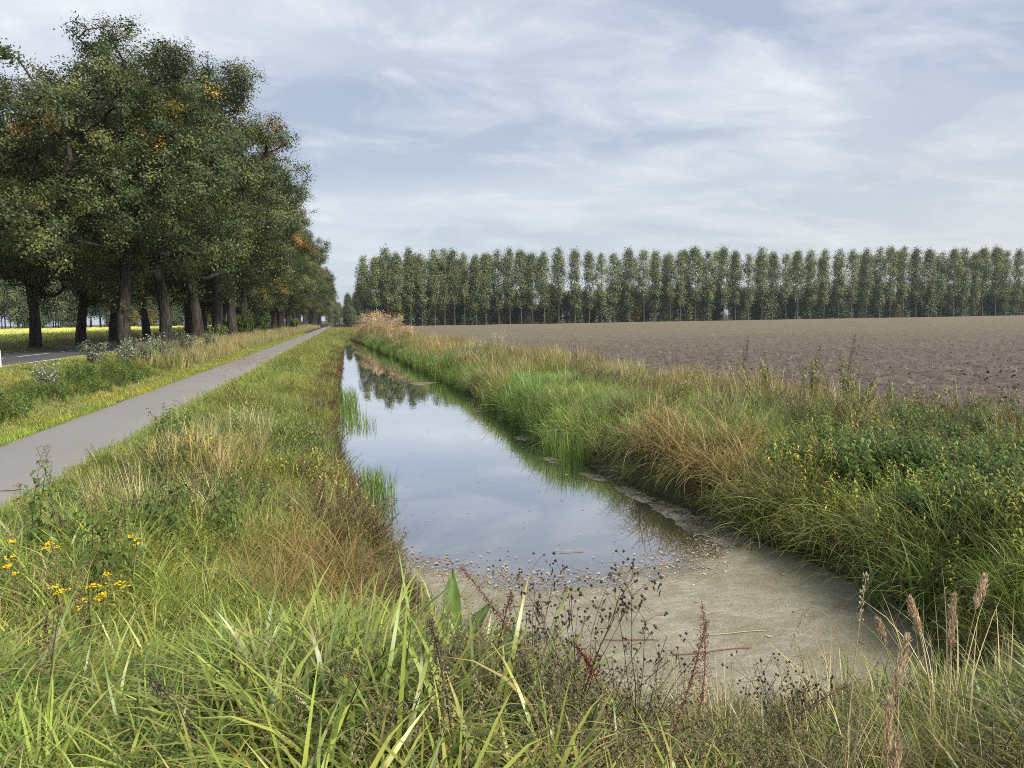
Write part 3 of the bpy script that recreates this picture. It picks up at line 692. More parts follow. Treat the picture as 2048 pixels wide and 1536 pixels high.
yherb = [clump('yellowing_herb', lambda mb: [herb(mb, U(.35, .7), .06, .080, .032, YH, (.13, .10, .05), (U(-.13, .13), U(-.13, .13)), .3, .6) for k in range(4)], M_GRASS) for i in range(3)]
GH = [(.13, .175, .036), (.17, .20, .046), (.10, .14, .036)]
gherb = [clump('leafy_herb', lambda mb: [herb(mb, U(.2, .5), .035, .075, .019, GH, (.08, .08, .03), (U(-.13, .13), U(-.13, .13)), .35, .5) for k in range(6)], M_GRASS) for i in range(3)]
RH = [(.105, .038, .032), (.085, .050, .030), (.14, .055, .040), (.10, .085, .035)]
rherb = [clump('red_herb', lambda mb: [herb(mb, U(.18, .42), .03, .040, .014, RH, (.10, .035, .03), (U(-.15, .15), U(-.15, .15)), .5, .4, 2, 1, (.07, .035, .03)) for k in range(9)], M_GRASS) for i in range(3)]
BH = [(.165, .130, .058), (.22, .175, .080), (.13, .120, .045), (.17, .17, .06)]
bherb = [clump('dry_herb', lambda mb: [herb(mb, U(.25, .6), .035, .038, .011, BH, (.13, .105, .060), (U(-.15, .15), U(-.15, .15)), .5, .5, 2, .8, (.13, .100, .060)) for k in range(7)], M_DRY) for i in range(4)]

def pts_z(x, y, dz=-.02): return np.c_[x, y, np.maximum(terrain(x, y), -.12) + dz]
def band(n, x0, x1, y0, y1, mix=1.0, keep=None):
    """x0/x1 numbers or functions of y; mix=1 spreads evenly in log(y), 0 evenly in y"""
    k = U(0, 1, n) < mix
    y = np.where(k, np.exp(U(math.log(y0), math.log(y1), n)), U(y0, y1, n))
    f = lambda v: v(y) if callable(v) else np.full(n, float(v))
    x = f(x0) + U(0, 1, n) * (f(x1) - f(x0))
    if keep is not None:
        s_ = U(0, 1, n) < keep(x, y); x, y = x[s_], y[s_]
    return x, y
def patch_tint(x, y, base=(1, 1, 1), amp=.35, s=.7, o=0, warm=.25):
    a = fbm(x, y, s, o) - .5; b = fbm(x, y, s * .6, o + 20) - .5
    k = 1 + amp * 2 * a
    return np.c_[k * (1 + warm * 2 * b), k, k * (1 - warm * b)] * A_(base)
FLAT = ('lawn', 'path_verge', 'path_fringe', 'mustard', 'roadside_grass', 'grass_cuttings')
def mound(x, y): return (.50 + 1.0 * fbm(x, y, .95, 77, 2)) * (.74 + .52 * fbm(x, y, .33, 140, 2)) * np.where((y < 9) & (x < 5), np.clip(.42 + .45 * np.maximum(YN(x) - y, np.maximum(XL(np.clip(y, 0, 121)) - x, x - XR(np.clip(y, 0, 121)))), .42, 1), 1)
def sow(name, xy, protos, sc_, label, base=(1, 1, 1), amp=.35, s=.7, warm=.25, tilt=.12, cat='grass', dz=-.02, o=0):
    x, y = xy; base = A_(base) * 1.28
    return scatter(name, pts_z(x, y, dz), protos, U(sc_[0], sc_[1], len(x)) * (mound(x, y) if name not in FLAT else 1), patch_tint(x, y, base, amp, s, o, warm), label, cat, tilt=tilt)
rightedge = lambda y: field_edge(y) + .15
soilpatch = lambda x, y: np.exp(-((x + 3.4) ** 2 / .40 + (y - 8.4) ** 2 / 1.9))

# --- dam and left bank, near
land = lambda x, y: (np.maximum.reduce([XL(y) - x, x - XR(y), YN(x) - y]) > .03).astype(float)
sow('lush_grass', band(4000, -4.2, 1.1, 1.35, 9.5, .5, lambda x, y: land(x, y) * (1 - .85 * soilpatch(x, y)) * np.clip(1.15 - .95 * sstep(-.4, .5, x) - .55 * sstep(-1.6, -.5, x) * sstep(5, 6.5, y), .05, 1)), lush, (.65, 1.2),
    'broad bladed bright green grass covering the near left bank', amp=.3, base=(1.4, 1.3, 1.05))
sow('leafy_herbs', band(2200, -3.8, .2, 1.5, 13, .4, lambda x, y: land(x, y) * (1 - soilpatch(x, y)) * np.clip(2.4 * fbm(x, y, .9, 5) - .7, 0, 1)), gherb, (.55, .95), 'low leafy herbs mixed into the grass of the near left bank', cat='herbs', base=(1.3, 1.2, .9))
sow('soft_grass', band(1900, -3.6, -.9, 6.5, 22, .6, lambda x, y: (1 - soilpatch(x, y)) * (fbm(x, y, .5, 3) > .36)), blue + lush[:2], (.8, 1.25), 'soft green grass flopping over in swathes on the left bank', base=(1.25, 1.15, .9))
sow('fine_grass', band(2000, -3.4, lambda y: XL(y) - .25, 5.5, 30, .7, lambda x, y: np.clip(.25 + 1.2 * sstep(-1.9, -.6, x) + .8 * sstep(11, 15, y), 0, 1) * (1 - soilpatch(x, y))), fineg, (.7, 1.1), 'fine olive grass with drying tips on the left bank', cat='grass', base=(1.0, 1.18, .85))
sow('straw_grass', band(430, -3.0, -1.5, 8.8, 17, .5, lambda x, y: fbm(x, y, .7, 9) > .36), straw + fineg[:2], (.7, 1.05), 'tall straw coloured grass by the path edge on the left bank', base=(1.0, 1.0, .85))
sow('path_fringe', band(2600, lambda y: -4.08 - .18 * fbm(y, y * 0, 1.3, 61), -3.5, 6.5, 90, .9, lambda x, y: 1 - .7 * soilpatch(x, y)), short, (.7, 1.3), 'short fresh grass fringe on the ditch side of the path', base=(1.15, 1.1, .8))
far_l = [clump('far_lush', lambda mb: blades(mb, 40, .32, (.35, .7), (.009, .018), (6, 50), (30, 100), LUSH + OLIVE[:2], 3), M_GRASS) for i in range(3)]
sow('bank_grass', band(4200, -3.7, lambda y: XL(y) - .3, 11, 118, .85), far_l + far_g[:1], (.5, .9), 'green grass of the left bank running along the path', base=(1.08, 1.12, .9), warm=.2)
sow('bank_herbs', band(900, -3.2, lambda y: XL(y) - .3, 10, 60, .8, lambda x, y: fbm(x, y, .6, 15) > .5), yherb + gherb, (.7, 1.2), 'yellow green herbs scattered over the left bank', cat='herbs', base=(.85, .9, .9))
sow('red_herbs', band(3000, lambda y: XL(y) - 1.05, lambda y: XL(y) - .10, 10.5, 75, .8, lambda x, y: np.clip(1.5 * fbm(x, y, .5, 31) - .1, .1, 1)), rherb, (.55, .95), 'dark red brown herbs lining the left waterline', cat='herbs', dz=0, base=(1, 1, 1))
sow('red_tufts', band(460, -3.0, -.3, 8.0, 19, .4, lambda x, y: (fbm(x, y, .9, 41) > .54) * land(x, y)), rherb, (.7, 1.2), 'patches of reddish dying herbs in the left bank grass', cat='herbs', base=(1.25, 1.1, 1.0))
sow('dark_waterside_herbs', band(190, lambda y: XL(y) - .40, lambda y: XL(y) + .10, 8.2, 11.6, .2), bherb, (.45, .75), 'dark brown herbs leaning over the left water edge', cat='herbs', base=(.75, .72, .6), dz=.0, tilt=.3)

sow('bank_nettles', band(420, -3.3, -1.2, 5.5, 15, .3, lambda x, y: np.clip(4 * fbm(x, y, .8, 120) - 1.9, 0, 1) * (1 - soilpatch(x, y))), nettle, (.7, 1.1), 'clumps of dark nettles in the grass of the left bank', cat='nettles', base=(1.1, 1.05, .9))
sow('bank_dry_herbs', band(260, -3.3, -.2, 4.5, 18, .4, lambda x, y: np.clip(4 * fbm(x, y, .9, 130) - 1.9, 0, 1)), bherb, (.7, 1.2), 'brown dried herbs scattered through the left bank', cat='herbs', base=(1.1, 1.0, .9), tilt=.3)
sow('bank_foot_grass', band(420, lambda y: XL(y) - .75, lambda y: XL(y) - .02, 5.2, 10.5, .2, land), fineg + rherb + bherb[:1], (1.0, 1.6), 'mixed grass and reddish herbs at the foot of the left bank', base=(.9, .9, .8), tilt=.3)
# --- dam centre and right, near
sow('dry_herbs', band(620, -.2, 4.8, 1.6, 4.6, .2, lambda x, y: land(x, y) * np.clip(1.2 - .5 * np.abs(x - 1.1), .06, 1)), bherb, (.45, .8), 'brown dried herbs matted on the near bank below the viewer', cat='herbs', tilt=.35)
sow('near_grass', band(3400, .0, 8.5, 1.4, 5.9, .3, lambda x, y: land(x, y) * np.clip(.25 + .7 * sstep(1.3, 2.6, x), 0, 1)), lush + lush + blue + fineg[:2], (.5, .95), 'mixed green grass on the near bank at the ditch end', base=(1.12, 1.02, .9))
sow('pale_grass', band(150, 1.7, 5.5, 1.5, 4.7, .3, lambda x, y: land(x, y)), straw, (.55, .85), 'pale dried grass on the near right bank', base=(1.15, 1.15, 1.1))
# --- right bank
sow('right_bank_grass', band(2900, lambda y: XR(y) + .45, rightedge, 4.4, 34, .7, lambda x, y: .45 + .55 * (fbm(x, y, .7, 50) > .45)), fineg + lush[:3], (.7, 1.25), 'olive and brown grass of the right bank', base=(1.05, 1.18, .95), amp=.5)
sow('green_swathe', band(2600, lambda y: XR(y) + .9, rightedge, 4.4, 26, .5, lambda x, y: fbm(x, y, .55, 61) > .47), blue + lush[:3], (.75, 1.15), 'cool green grass swathes between the ditch and the field', base=(1.3, 1.32, 1.0))
sow('nettles', band(1500, 6.1, 10.4, 4.6, 11.5, .2, lambda x, y: np.clip(3.2 * fbm(x, y, .6, 70) - .9, 0, 1) * sstep(11.5, 9.0, y)), nettle, (.6, 1.0), 'dark green nettle bed on the right bank', cat='nettles', base=(1.2, 1.2, 1.1))
sow('yellowing_herbs', band(820, lambda y: XR(y) + .15, lambda y: XR(y) + 2.3, 4.8, 11, .2, lambda x, y: np.clip(2.6 * fbm(x, y, 1.0, 80) - .7, .05, 1)), yherb + lush[:2], (.55, .95), 'yellow green leafy herbs above the right waterline', cat='herbs', base=(1.25, 1.25, 1.1))
sow('field_margin_herbs', band(2600, lambda y: XR(y) + 1.6, rightedge, 7.5, 60, .8, lambda x, y: np.clip(.15 + .9 * sstep(6.5, 8.6, x), 0, 1) * (fbm(x, y, .5, 90) > .38)), bherb + yherb[:1] + straw[:1], (.7, 1.25), 'brown and olive herbs along the field margin', cat='herbs', base=(.72, .70, .62))
hang = [clump('hang_grass', lambda mb: blades(mb, 22, .2, (.5, .95), (.006, .011), (20, 75), (50, 115), [(.15, .195, .055), (.19, .20, .065), (.115, .165, .045), (.28, .26, .12)], 6, TIPD, pw=1.5), M_GRASS) for i in range(3)]
sow('overhanging_grass', band(620, lambda y: XR(y) + .05, lambda y: XR(y) + .7, 5.8, 40, .7), hang, (.75, 1.15), 'grass hanging over the right water edge', base=(1.2, 1.2, 1.0), tilt=.2, dz=.0)
sow('waterside_sedge', band(1500, lambda y: XR(y) - .12, lambda y: XR(y) + .55, 13.0, 95, .85, lambda x, y: (fbm(y, y * 0, .22, 3) > .46) * 1.0), upr, (.7, 1.15), 'bright green upright sedge along the right waterline', base=(.95, 1.0, .9), dz=.0, tilt=.08)
sow('right_bank_far_grass', band(2600, lambda y: XR(y) + .1, lambda y: field_edge(y) + .3, 26, 118, .7), far_g + far_s[:1], (.7, 1.2), 'green and tan grass of the right bank receding', base=(.85, .85, .7), amp=.45, s=.35, warm=.35)
sow('margin_dry_grass', band(1200, lambda y: field_edge(y) - 1.6, lambda y: field_edge(y) + .4, 14, 240, .8), far_s, (.6, 1.05), 'dry pale grass bordering the ploughed field', base=(.85, .8, .75))
# tan reed stand far down the right bank
def reed(mb):
    blades(mb, 22, .35, (1.3, 1.9), (.012, .02), (0, 12), (4, 30), [(.15, .15, .05), (.20, .17, .07), (.12, .13, .045)], 4, (.30, .22, .11))
    k = 26; P = np.c_[U(-.4, .4, k), U(-.4, .4, k), U(1.5, 2.1, k)]
    leaves(mb, np.repeat(P, 7, 0) + rng.normal(0, .03, (k * 7, 3)), rng.normal(0, .4, (k * 7, 3)) + A_([.5, 0, .3]), .20, .035, (.34, .25, .15), .3)
reeds = [clump('reed', reed, M_DRY) for i in range(3)]
sow('reeds', band(900, 1.8, 8.0, 88, 132, .0, lambda x, y: np.exp(-((x - 4.9) / 2.0) ** 2 - ((y - 112) / 13) ** 2)), reeds, (.6, 1.25), 'tan plumed reed stand at the far end of the right bank', cat='reeds', base=(1, 1, 1))
sow('reed_fringe', band(120, 3.8, 6.2, 66, 92, .0, lambda x, y: fbm(x, y, .2, 8) > .5), reeds, (.5, .75), 'shorter brownish reeds on the right bank farther off', cat='reeds', base=(.75, .75, .65))
sow('ditch_end_grass', band(700, -3.5, 6, 112, 200, .0), far_g, (.9, 1.4), 'green grass closing the ditch in the distance', base=(1, 1.05, .8))

# --- verge between path and road
sow('lawn', band(9000, -12.2, -6.5, 13, 75, .75, lambda x, y: np.clip(.35 + .65 * sstep(-7.4, -9.0, x), 0, 1)), short, (1.0, 1.8), 'mown light green verge between the cycle path and the road', base=(1.25, 1.15, .95), amp=.3, s=.35, warm=.2, dz=0)
sow('path_verge', band(3200, -7.4, lambda y: -6.40 + .16 * fbm(y, y * 0, 1.1, 60), 11, 140, .9), short, (.8, 1.5), 'bright mown strip along the far edge of the cycle path', base=(1.45, 1.35, .75), amp=.4, s=.9, warm=.35, dz=0)
sow('grass_cuttings', band(900, -7.5, -6.7, 12, 60, .9), [clump('cuttings', lambda mb: blades(mb, 26, .16, (.08, .2), (.004, .007), (60, 88), (0, 40), STRAW + OLIVE, 3), M_DRY) for i in range(2)], (.8, 1.4), 'dry grass cuttings lying along the mown strip', base=(.8, .75, .7), dz=.03, tilt=.3)
sow('verge_nettles', band(1500, -9.0, -7.25, 15, 46, .6, lambda x, y: np.clip(2.6 * fbm(x, y, .35, 100) - .35, 0, 1) * np.interp(y, [15, 24, 34, 46], [1, 1, .6, .2])), nettle + blue + lush[:2], (.55, .9), 'dark green nettles and coarse grass beside the mown strip', cat='nettles', base=(1.2, 1.1, .8))
sow('verge_tall_grass', band(2300, -11.2, -7.3, 34, 260, .7, lambda x, y: sstep(34, 48, y - (x + 9) * -2)), far_g + far_s + far_s, (.7, 1.1), 'tall fading grass of the verge under the oaks', base=(.95, .95, .85), warm=.3)
sow('roadside_grass', band(1600, -21.2, -18.7, 22, 200, .8), short, (1.2, 2.2), 'short grass along the far road edge', base=(.8, .9, .8), dz=0)
sow('roadside_dry_grass', band(2000, -26.5, -21.3, 28, 260, .7), far_s + far_g[:1], (.85, 1.3), 'tall brown grass between the far oaks and the mustard field', base=(.85, .72, .6), warm=.5, s=.25)
def must(mb):
    blades(mb, 50, .7, (.5, .95), (.012, .03), (0, 30), (5, 50), [(.10, .15, .03), (.14, .17, .03)], 3)
    k = 110; seeds(mb, np.c_[U(-.8, .8, k), U(-.8, .8, k), U(.62, 1.08, k)], U(.03, .06, k), (.62, .63, .20), .6)
must_ = [clump('mustard', must, M_GRASS) for i in range(2)]
sow('mustard', band(7000, lambda y: -28 - .35 * y, -27, 26, 286, .45), must_, (.8, 1.2), 'band of yellow flowering mustard beyond the road', cat='crop', amp=.35, warm=.15, s=.08)

# --- field details: clods and straw near the viewer
ico = MB(); seeds(ico, np.zeros((1, 3)), .5, (1, 1, 1), .6)
def clod(nm):
    bm_v = unit(rng.normal(0, 1, (14, 3))) * .5 * U(.75, 1.15, (14, 1)) * A_([1, .85, .6])
    import bmesh
    bm = bmesh.new(); [bm.verts.new(v) for v in bm_v]; bmesh.ops.convex_hull(bm, input=bm.verts)
    me = bpy.data.meshes.new(nm); bmesh.ops.triangulate(bm, faces=bm.faces); bm.to_mesh(me); bm.free(); me.materials.append(M_SOIL); return me
clods = [clod('clod') for i in range(5)]
def field_pts(n, r0, r1):
    r = np.exp(U(math.log(r0), math.log(r1), n)); t = U(R(6), R(58), n); x, y = r * np.sin(t), r * np.cos(t)
    k = x > field_edge(y) + .3; x, y = x[k], y[k]; zi = .90 + (fbm(x, y, 2.2, 7, 5) - .5) * .20 + (fbm(x, y, .08, 5) - .5) * .25
    return np.c_[x, y, zi]
P_ = field_pts(9000, 11, 75)
scatter('soil_clods', P_, clods, .035 + .12 * U(0, 1, len(P_)) ** 3, (1, 1, 1), 'loose clods of soil on the near part of the ploughed field', 'soil', tilt=1.0)
P_ = field_pts(5200, 11, 110); P_[:, 2] += .03
stb = [clump('stubble', lambda mb: blades(mb, 4, .06, (.08, .22), (.006, .012), (40, 88), (0, 20), [(.36, .31, .22), (.30, .25, .16)], 2), M_DRY) for i in range(3)]
scatter('field_stubble', P_, stb, U(.7, 1.5, len(P_)), (1, 1, 1), 'pale straw bits lying on the ploughed field', 'straw', tilt=.2)

# ================================================================== WATER SURFACE COVER
# duckweed film filling the ditch end
ux = np.linspace(-.35, 6.1, 210); uy = np.linspace(4.3, 11.3, 210); GX, GY = np.meshgrid(ux, uy)
front = np.interp(GX, [.4, .8, 1.5, 2.3, 3.1, 4.3, 4.9, 5.5], [9.9, 8.7, 8.05, 7.65, 7.65, 8.05, 8.8, 10.2]) + .18 * (fbm(GX, GY, 2.2, 3) - .5)
d_ = front - GY; dens = np.interp(d_ + .9 * (fbm(GX, GY, 1.3, 12) - .5), [-1.25, -1.0, -.6, -.15, .05, .35], [.26, .36, .45, .50, .55, .72])
ff = grid_faces(210, 210); ok = (d_.ravel()[ff] > -1.15).all(1); ff = ff[ok]
mw = make_mesh('duckweed', np.c_[GX.ravel(), GY.ravel(), np.full(GX.size, .004)], ff, M_WEED, np.repeat(dens.ravel()[:, None], 3, 1))
tag(obj('duckweed', mw), 'beige film of dying duckweed covering the near end of the ditch', 'duckweed', kind='stuff')
def flake(nm, col, k=1):
    mb = MB(); n = 1; a = np.linspace(0, 2 * np.pi, 8)[:-1]
    V = np.c_[np.cos(a) * .5 * U(.6, 1.2, 7), np.sin(a) * .28 * U(.6, 1.2, 7), U(0, .06, 7)]
    V = np.r_[V, [[0, 0, .0]]]; F = [(i, (i + 1) % 7, 7) for i in range(7)]; mb.add(V, F, col); return mb.mesh(nm, M_DRY)
flk = [flake('flake', c) for c in [(.40, .35, .25), (.40, .28, .16), (.34, .29, .20), (.48, .41, .29), (.26, .15, .08), (.24, .21, .13)]]
def on_water(n, fn, z=.010):
    x = U(0, 5.6, n); y = U(4.4, 30, n); k = (x > XL(y) + .03) & (x < XR(y) - .03) & (y > YN(x) + .05) & (U(0, 1, n) < fn(x, y))
    return np.c_[x[k], y[k], np.full(k.sum(), z)]
fr = lambda x: np.interp(x, [.4, .8, 1.5, 2.3, 3.1, 4.3, 4.9, 5.5], [9.9, 8.7, 8.05, 7.65, 7.65, 8.05, 8.8, 10.2])
P_ = on_water(240000, lambda x, y: np.exp(-((y - fr(x) - .40) / .45) ** 2) * .42 + .0018 * np.exp(-((y - fr(x) - 1.6) / 1.6) ** 2) + .0012)
scatter('floating_specks', P_, flk, .012 + .05 * U(0, 1, len(P_)) ** 5, U(.75, 1.1, (len(P_), 1)) * A_([[1, 1, 1]]), 'tiny plant bits and leaf crumbs drifting before the duckweed', 'debris', tilt=.03)
P_ = on_water(16000, lambda x, y: np.exp(-((y - fr(x) - .35) / .5) ** 2) * 1.0 * np.clip(fbm(x, y, 1.6, 44) * 2.4 - .8, 0, 1) + .010)
scatter('fallen_leaves', P_, flk[:5], (.022 + .06 * U(0, 1, len(P_)) ** 2), U(.6, 1.1, (len(P_), 1)) * A_([[1, 1, 1]]), 'fallen brown and yellow leaves floating on the ditch', 'leaves', tilt=.06)
# scum patches along the right waterline and the reed foot
def scum_patch(x, y, a, b, rz, lab):
    a, b, x = a * 1.35, b * 1.35, x - .16
    n = 40; t = np.linspace(0, 2 * np.pi, n + 1)[:-1]; r_ = 1 + 1.1 * (fbm(np.cos(t) * 2 + x, np.sin(t) * 2 + y, 1.6) - .5)
    V = np.c_[np.cos(t) * a * r_, np.sin(t) * b * r_, np.full(n, .007)]; V = np.r_[V, [[0, 0, .007]]]
    me = make_mesh('scum_patch', V, [(i, (i + 1) % n, n) for i in range(n)], M_WEED, np.full((n + 1, 3), .50))
    o = obj('scum_patch', me, None, (x, y, 0)); o.rotation_euler.z = rz; tag(o, lab, 'scum', 'scum patches along the right waterline')
for x, y, a, b, rz, lab in [(5.05, 9.3, .22, .55, .1, 'largest beige scum patch under the rust coloured tussock'), (5.0, 10.5, .18, .5, 0, 'scum patch at the foot of the big rust tussocks, next to open dark water'),
    (4.85, 11.7, .14, .45, .1, 'thin scum strip beneath the rust tussock farther along'), (4.65, 13.2, .12, .35, .15, 'small scum patch before the first bright sedge clump'),
    (4.35, 15.0, .12, .3, 0, 'small scum patch beside the bright green sedge'), (4.5, 18, .2, .3, 0, 'pale scum raft near the brown tussock'), (4.45, 24.0, .25, .4, 0, 'pale scum raft by the second sedge clump'), (3.7, 35, .5, .5, 0, 'thin pale scum line jutting from the far right bank')]:
    scum_patch(x, y, a, b, rz, lab)
# leaf litter on the path
x = U(-6.3, -4.2, 900); yy = rng.normal(46, 5.5, 900); P_ = np.c_[x, yy, path_z(x, yy) + .008]
scatter('path_leaves', P_, flk[:5], U(.05, .13, 900), (1, .8, .6), 'orange brown leaves fallen on the cycle path under the oaks', 'leaves', tilt=.12)
x = U(-6.35, -4.15, 260); yy = np.exp(U(math.log(10), math.log(120), 260)) ; P_ = np.c_[x, yy, path_z(x, yy) + .006]
scatter('path_specks', P_, flk[2:], U(.015, .04, 260), (1, 1, 1), 'small leaf bits on the cycle path', 'leaves', tilt=.08)
P_ = pts_z(U(-4.1, -2.7, 1200), U(6.8, 10, 1200), 0.01); P_ = P_[U(0, 1, 1200) < soilpatch(P_[:, 0], P_[:, 1])]
scatter('bare_soil_clods', P_, clods, .03 + .10 * U(0, 1, len(P_)) ** 2, (1, 1, 1), 'crumbly bare soil patch beside the cycle path', 'soil', tilt=1.0)

# ================================================================== SINGLE PLANTS
rng = np.random.default_rng(99)
def on_ground(x, y, dz=-.02): return (x, y, max(float(terrain(x, y)), -.1) + dz)
TINY = ('seed_head', 'seed_spike', 'plume', 'foliage')
def plant(name, parts, x, y, rz, s, lab, cat, group=None, tilt=(0, 0), dz=-.02):
    t = empty(name, on_ground(x, y, dz), rz, s); t.rotation_euler = (tilt[0], tilt[1], rz); tag(t, lab, cat, group)
    for nm, me in parts:
        for q in (me if isinstance(me, list) else [me]):
            o = obj(nm, q, t)
            if nm in TINY: o['kind'] = 'stuff'
    return t
def tuss(n, pal, tip, Lr=(.6, 1.15), spread=.30, lean=(6, 66), bend=(45, 125), wd=(.007, .013)):
    mb = MB(); blades(mb, n, spread, Lr, wd, lean, bend, pal, 7, tip, pw=1.6); return mb.mesh('tussock', M_PLANT)
TR = [tuss(520, [(.26, .165, .060), (.22, .18, .055), (.33, .24, .10), (.19, .19, .055), (.29, .24, .10)], (.50, .36, .18), (.45, 1.15), .34, (5, 70), (70, 150)) for i in range(2)]
TO = [tuss(360, [(.145, .185, .050), (.18, .18, .056), (.115, .16, .044), (.25, .23, .10)], (.46, .38, .20)) for i in range(2)]
TL = [tuss(420, [(.24, .15, .055), (.27, .165, .06), (.21, .20, .06), (.30, .23, .09), (.17, .19, .05)], (.38, .24, .12), (.5, .95), .4, (32, 80), (20, 75), (.004, .008)) for i in range(2)]
def tussock(x, y, me, s, lab, group, dz=0.0):
    o = obj('sedge_tussock', me, None, on_ground(x, y, dz)); o.scale = (s, s, s); o.rotation_euler = (0, 0, U(0, 6.28)); tag(o, lab, 'tussock', group)
GR = 'sedge tussocks on the right bank'
for x, y, v, s, lab in [
    (5.75, 10.2, 0, 1.1, 'rust brown sedge tussock arching over the scum patch, nearest of the rusty ones'), (5.65, 11.0, 1, 1.2, 'biggest rust coloured sedge tussock at the right waterline'),
    (5.75, 11.9, 0, 1.2, 'rust topped sedge tussock behind the biggest one'), (5.6, 12.8, 1, 1.2, 'brownish rust sedge tussock next to the bright green sedge'), (6.4, 11.2, 1, 1.0, 'rust sedge tussock set back from the water behind the biggest one'),
    (6.0, 13.4, 0, 1.1, 'small rust tussock at the back of the rusty group'), (5.3, 18.6, 1, .95, 'tan rust tussock just past the first brown olive one'), (5.4, 24.6, 0, 1.0, 'tan tuft above the second bright sedge clump')]: tussock(x, y, TR[v], s, lab, GR)
for x, y, v, s, lab in [
    (5.5, 9.3, 0, .85, 'olive sedge tussock dipping into the scum beside the rusty group'), (5.75, 8.6, 1, .9, 'olive green tussock before the yellow leafed herbs'), (5.65, 7.9, 0, .8, 'dark olive tussock hanging over the near right water edge'), (5.8, 7.1, 1, .8, 'olive tussock closest to the near right corner of the ditch'),
    (6.5, 8.9, 0, .9, 'olive tussock set back between the yellow herbs and the nettles'), (6.9, 12.6, 1, 1.0, 'olive brown tussock behind the rusty group toward the field'), (7.6, 14.5, 0, .95, 'olive tussock in the green swathe toward the field'), (6.1, 15.6, 0, 1.05, 'brown tussock above the bright sedge clump'),
    (5.3, 17.6, 1, 1.1, 'brown olive tussock beyond the first bright sedge clump'), (5.2, 19.3, 0, 1.15, 'brown tussock midway along the right waterline'), (5.4, 26.0, 1, 1.2, 'dark brown tussock beyond the second sedge clump'), (5.2, 28.6, 0, 1.25, 'dark olive tussock bulging over the water, farther off'), (4.9, 46, 1, 1.3, 'brown tussock near the fourth sedge clump'), (4.6, 62, 0, 1.4, 'brown tussock where the ditch narrows'), (4.4, 72, 1, 1.5, 'reddish brown tussock before the tan reeds')]: tussock(x, y, TO[v], s, lab, GR)
for x, y, v, s, lab in [(-.4, 7.7, 0, 1.25, 'rust tinted flattened tussock beside the duckweed on the left bank'), (-.85, 6.9, 1, 1.0, 'tawny tussock on the left bank next to the rust tinted one'), (-.15, 6.7, 0, .9, 'tawny tussock over the left corner of the duckweed'), (-.7, 8.6, 1, 1.0, 'olive tussock bent over on the left bank above the water'), (-.95, 10.2, 0, 1.0, 'olive tussock mounded on the left bank behind the flattened ones'), (.2, 5.9, 1, .7, 'small tawny tussock beside the big dock leaves'), (-1.2, 8.0, 0, .8, 'pale tussock in the middle of the left bank')]:
    tussock(x, y, TL[v], s, lab, 'sedge tussocks on the left bank')
# upright sedge clumps in the water
def upm(n, sp, Lr): 
    mb = MB(); blades(mb, n, sp, Lr, (.008, .015), (0, 12), (2, 30), [(.115, .20, .030), (.09, .165, .028), (.15, .21, .04), (.10, .15, .035)], 5); return mb.mesh('sedge', M_PLANT)
UPM = [upm(110, .26, (.35, .62)), upm(190, .42, (.5, .9)), upm(60, .3, (.25, .5))]
for x, y, v, s, lab in [(.48, 12.5, 0, 1.15, 'bright green sedge tuft standing in the water by the left bank, nearest'), (.34, 13.2, 0, 1.0, 'small bright sedge tuft behind the nearest one on the left bank'),
    (.2, 22.5, 2, 1.4, 'sparse sedge standing in the water at the left, middle distance'), (.08, 24.5, 0, 1.5, 'green sedge bed at the left waterline, middle distance'), (.02, 27.5, 0, 1.45, 'green sedge bed farther along the left waterline'), (.55, 21.5, 2, 1.0, 'lone thin sedge stems out in the open water'),
    (4.55, 15.5, 1, .95, 'bright green sedge clump on the right waterline, nearest of the green ones'), (4.45, 14.5, 1, .85, 'bright green sedge clump touching the rusty tussocks'), (4.75, 21.5, 1, .9, 'second bright sedge clump along the right waterline'), (4.6, 23.6, 1, .95, 'bright sedge clump just behind the second one'), (4.75, 33, 1, 1.2, 'third bright sedge clump along the right bank'), (4.6, 36.5, 1, 1.3, 'bright sedge clump behind the third one'), (4.4, 43, 1, 1.35, 'fourth bright green sedge clump at the narrowing ditch'), (4.2, 50, 1, 1.4, 'bright green sedge edge farthest along the right bank')]:
    o = obj('sedge_clump', UPM[v], None, (x, y, -.05)); o.scale = (s, s, s); o.rotation_euler.z = U(0, 6.28); tag(o, lab, 'sedge', 'upright sedge clumps in the water')
# iris like broad leaves at the near right corner
def iris(n, Lr, W, lean, pal): 
    mb = MB(); blades(mb, n, .16, Lr, W, lean, (10, 95), pal, 6, pw=2.2); return mb.mesh('iris', M_PLANT)
IR = [iris(26, (.45, .85), (.018, .030), (0, 20), [(.12, .20, .045), (.15, .23, .06), (.10, .17, .045)]), iris(18, (.6, 1.0), (.014, .022), (0, 12), [(.24, .27, .05), (.18, .23, .045), (.14, .20, .04)])]
for x, y, v, s, lab in [(5.1, 6.4, 0, 1.0, 'broad bladed green flag leaves at the near right corner of the duckweed'), (5.35, 6.0, 0, 1.1, 'dark green flag leaves behind the tan grass plumes'), (5.6, 6.4, 0, 1.05, 'green flag leaves against the dark overhang'), (6.0, 5.95, 1, 1.0, 'yellow green upright blades before the nettle bed'), (5.85, 6.3, 1, .95, 'yellow green blades to the side of the upright clump'), (6.25, 5.5, 1, .7, 'yellow green blades at the right picture edge')]:
    o = obj('flag_leaves', IR[v], None, on_ground(x, y)); o.scale = (s, s, s); o.rotation_euler.z = U(0, 6.28); tag(o, lab, 'flag plant', 'flag leaves at the near right corner')

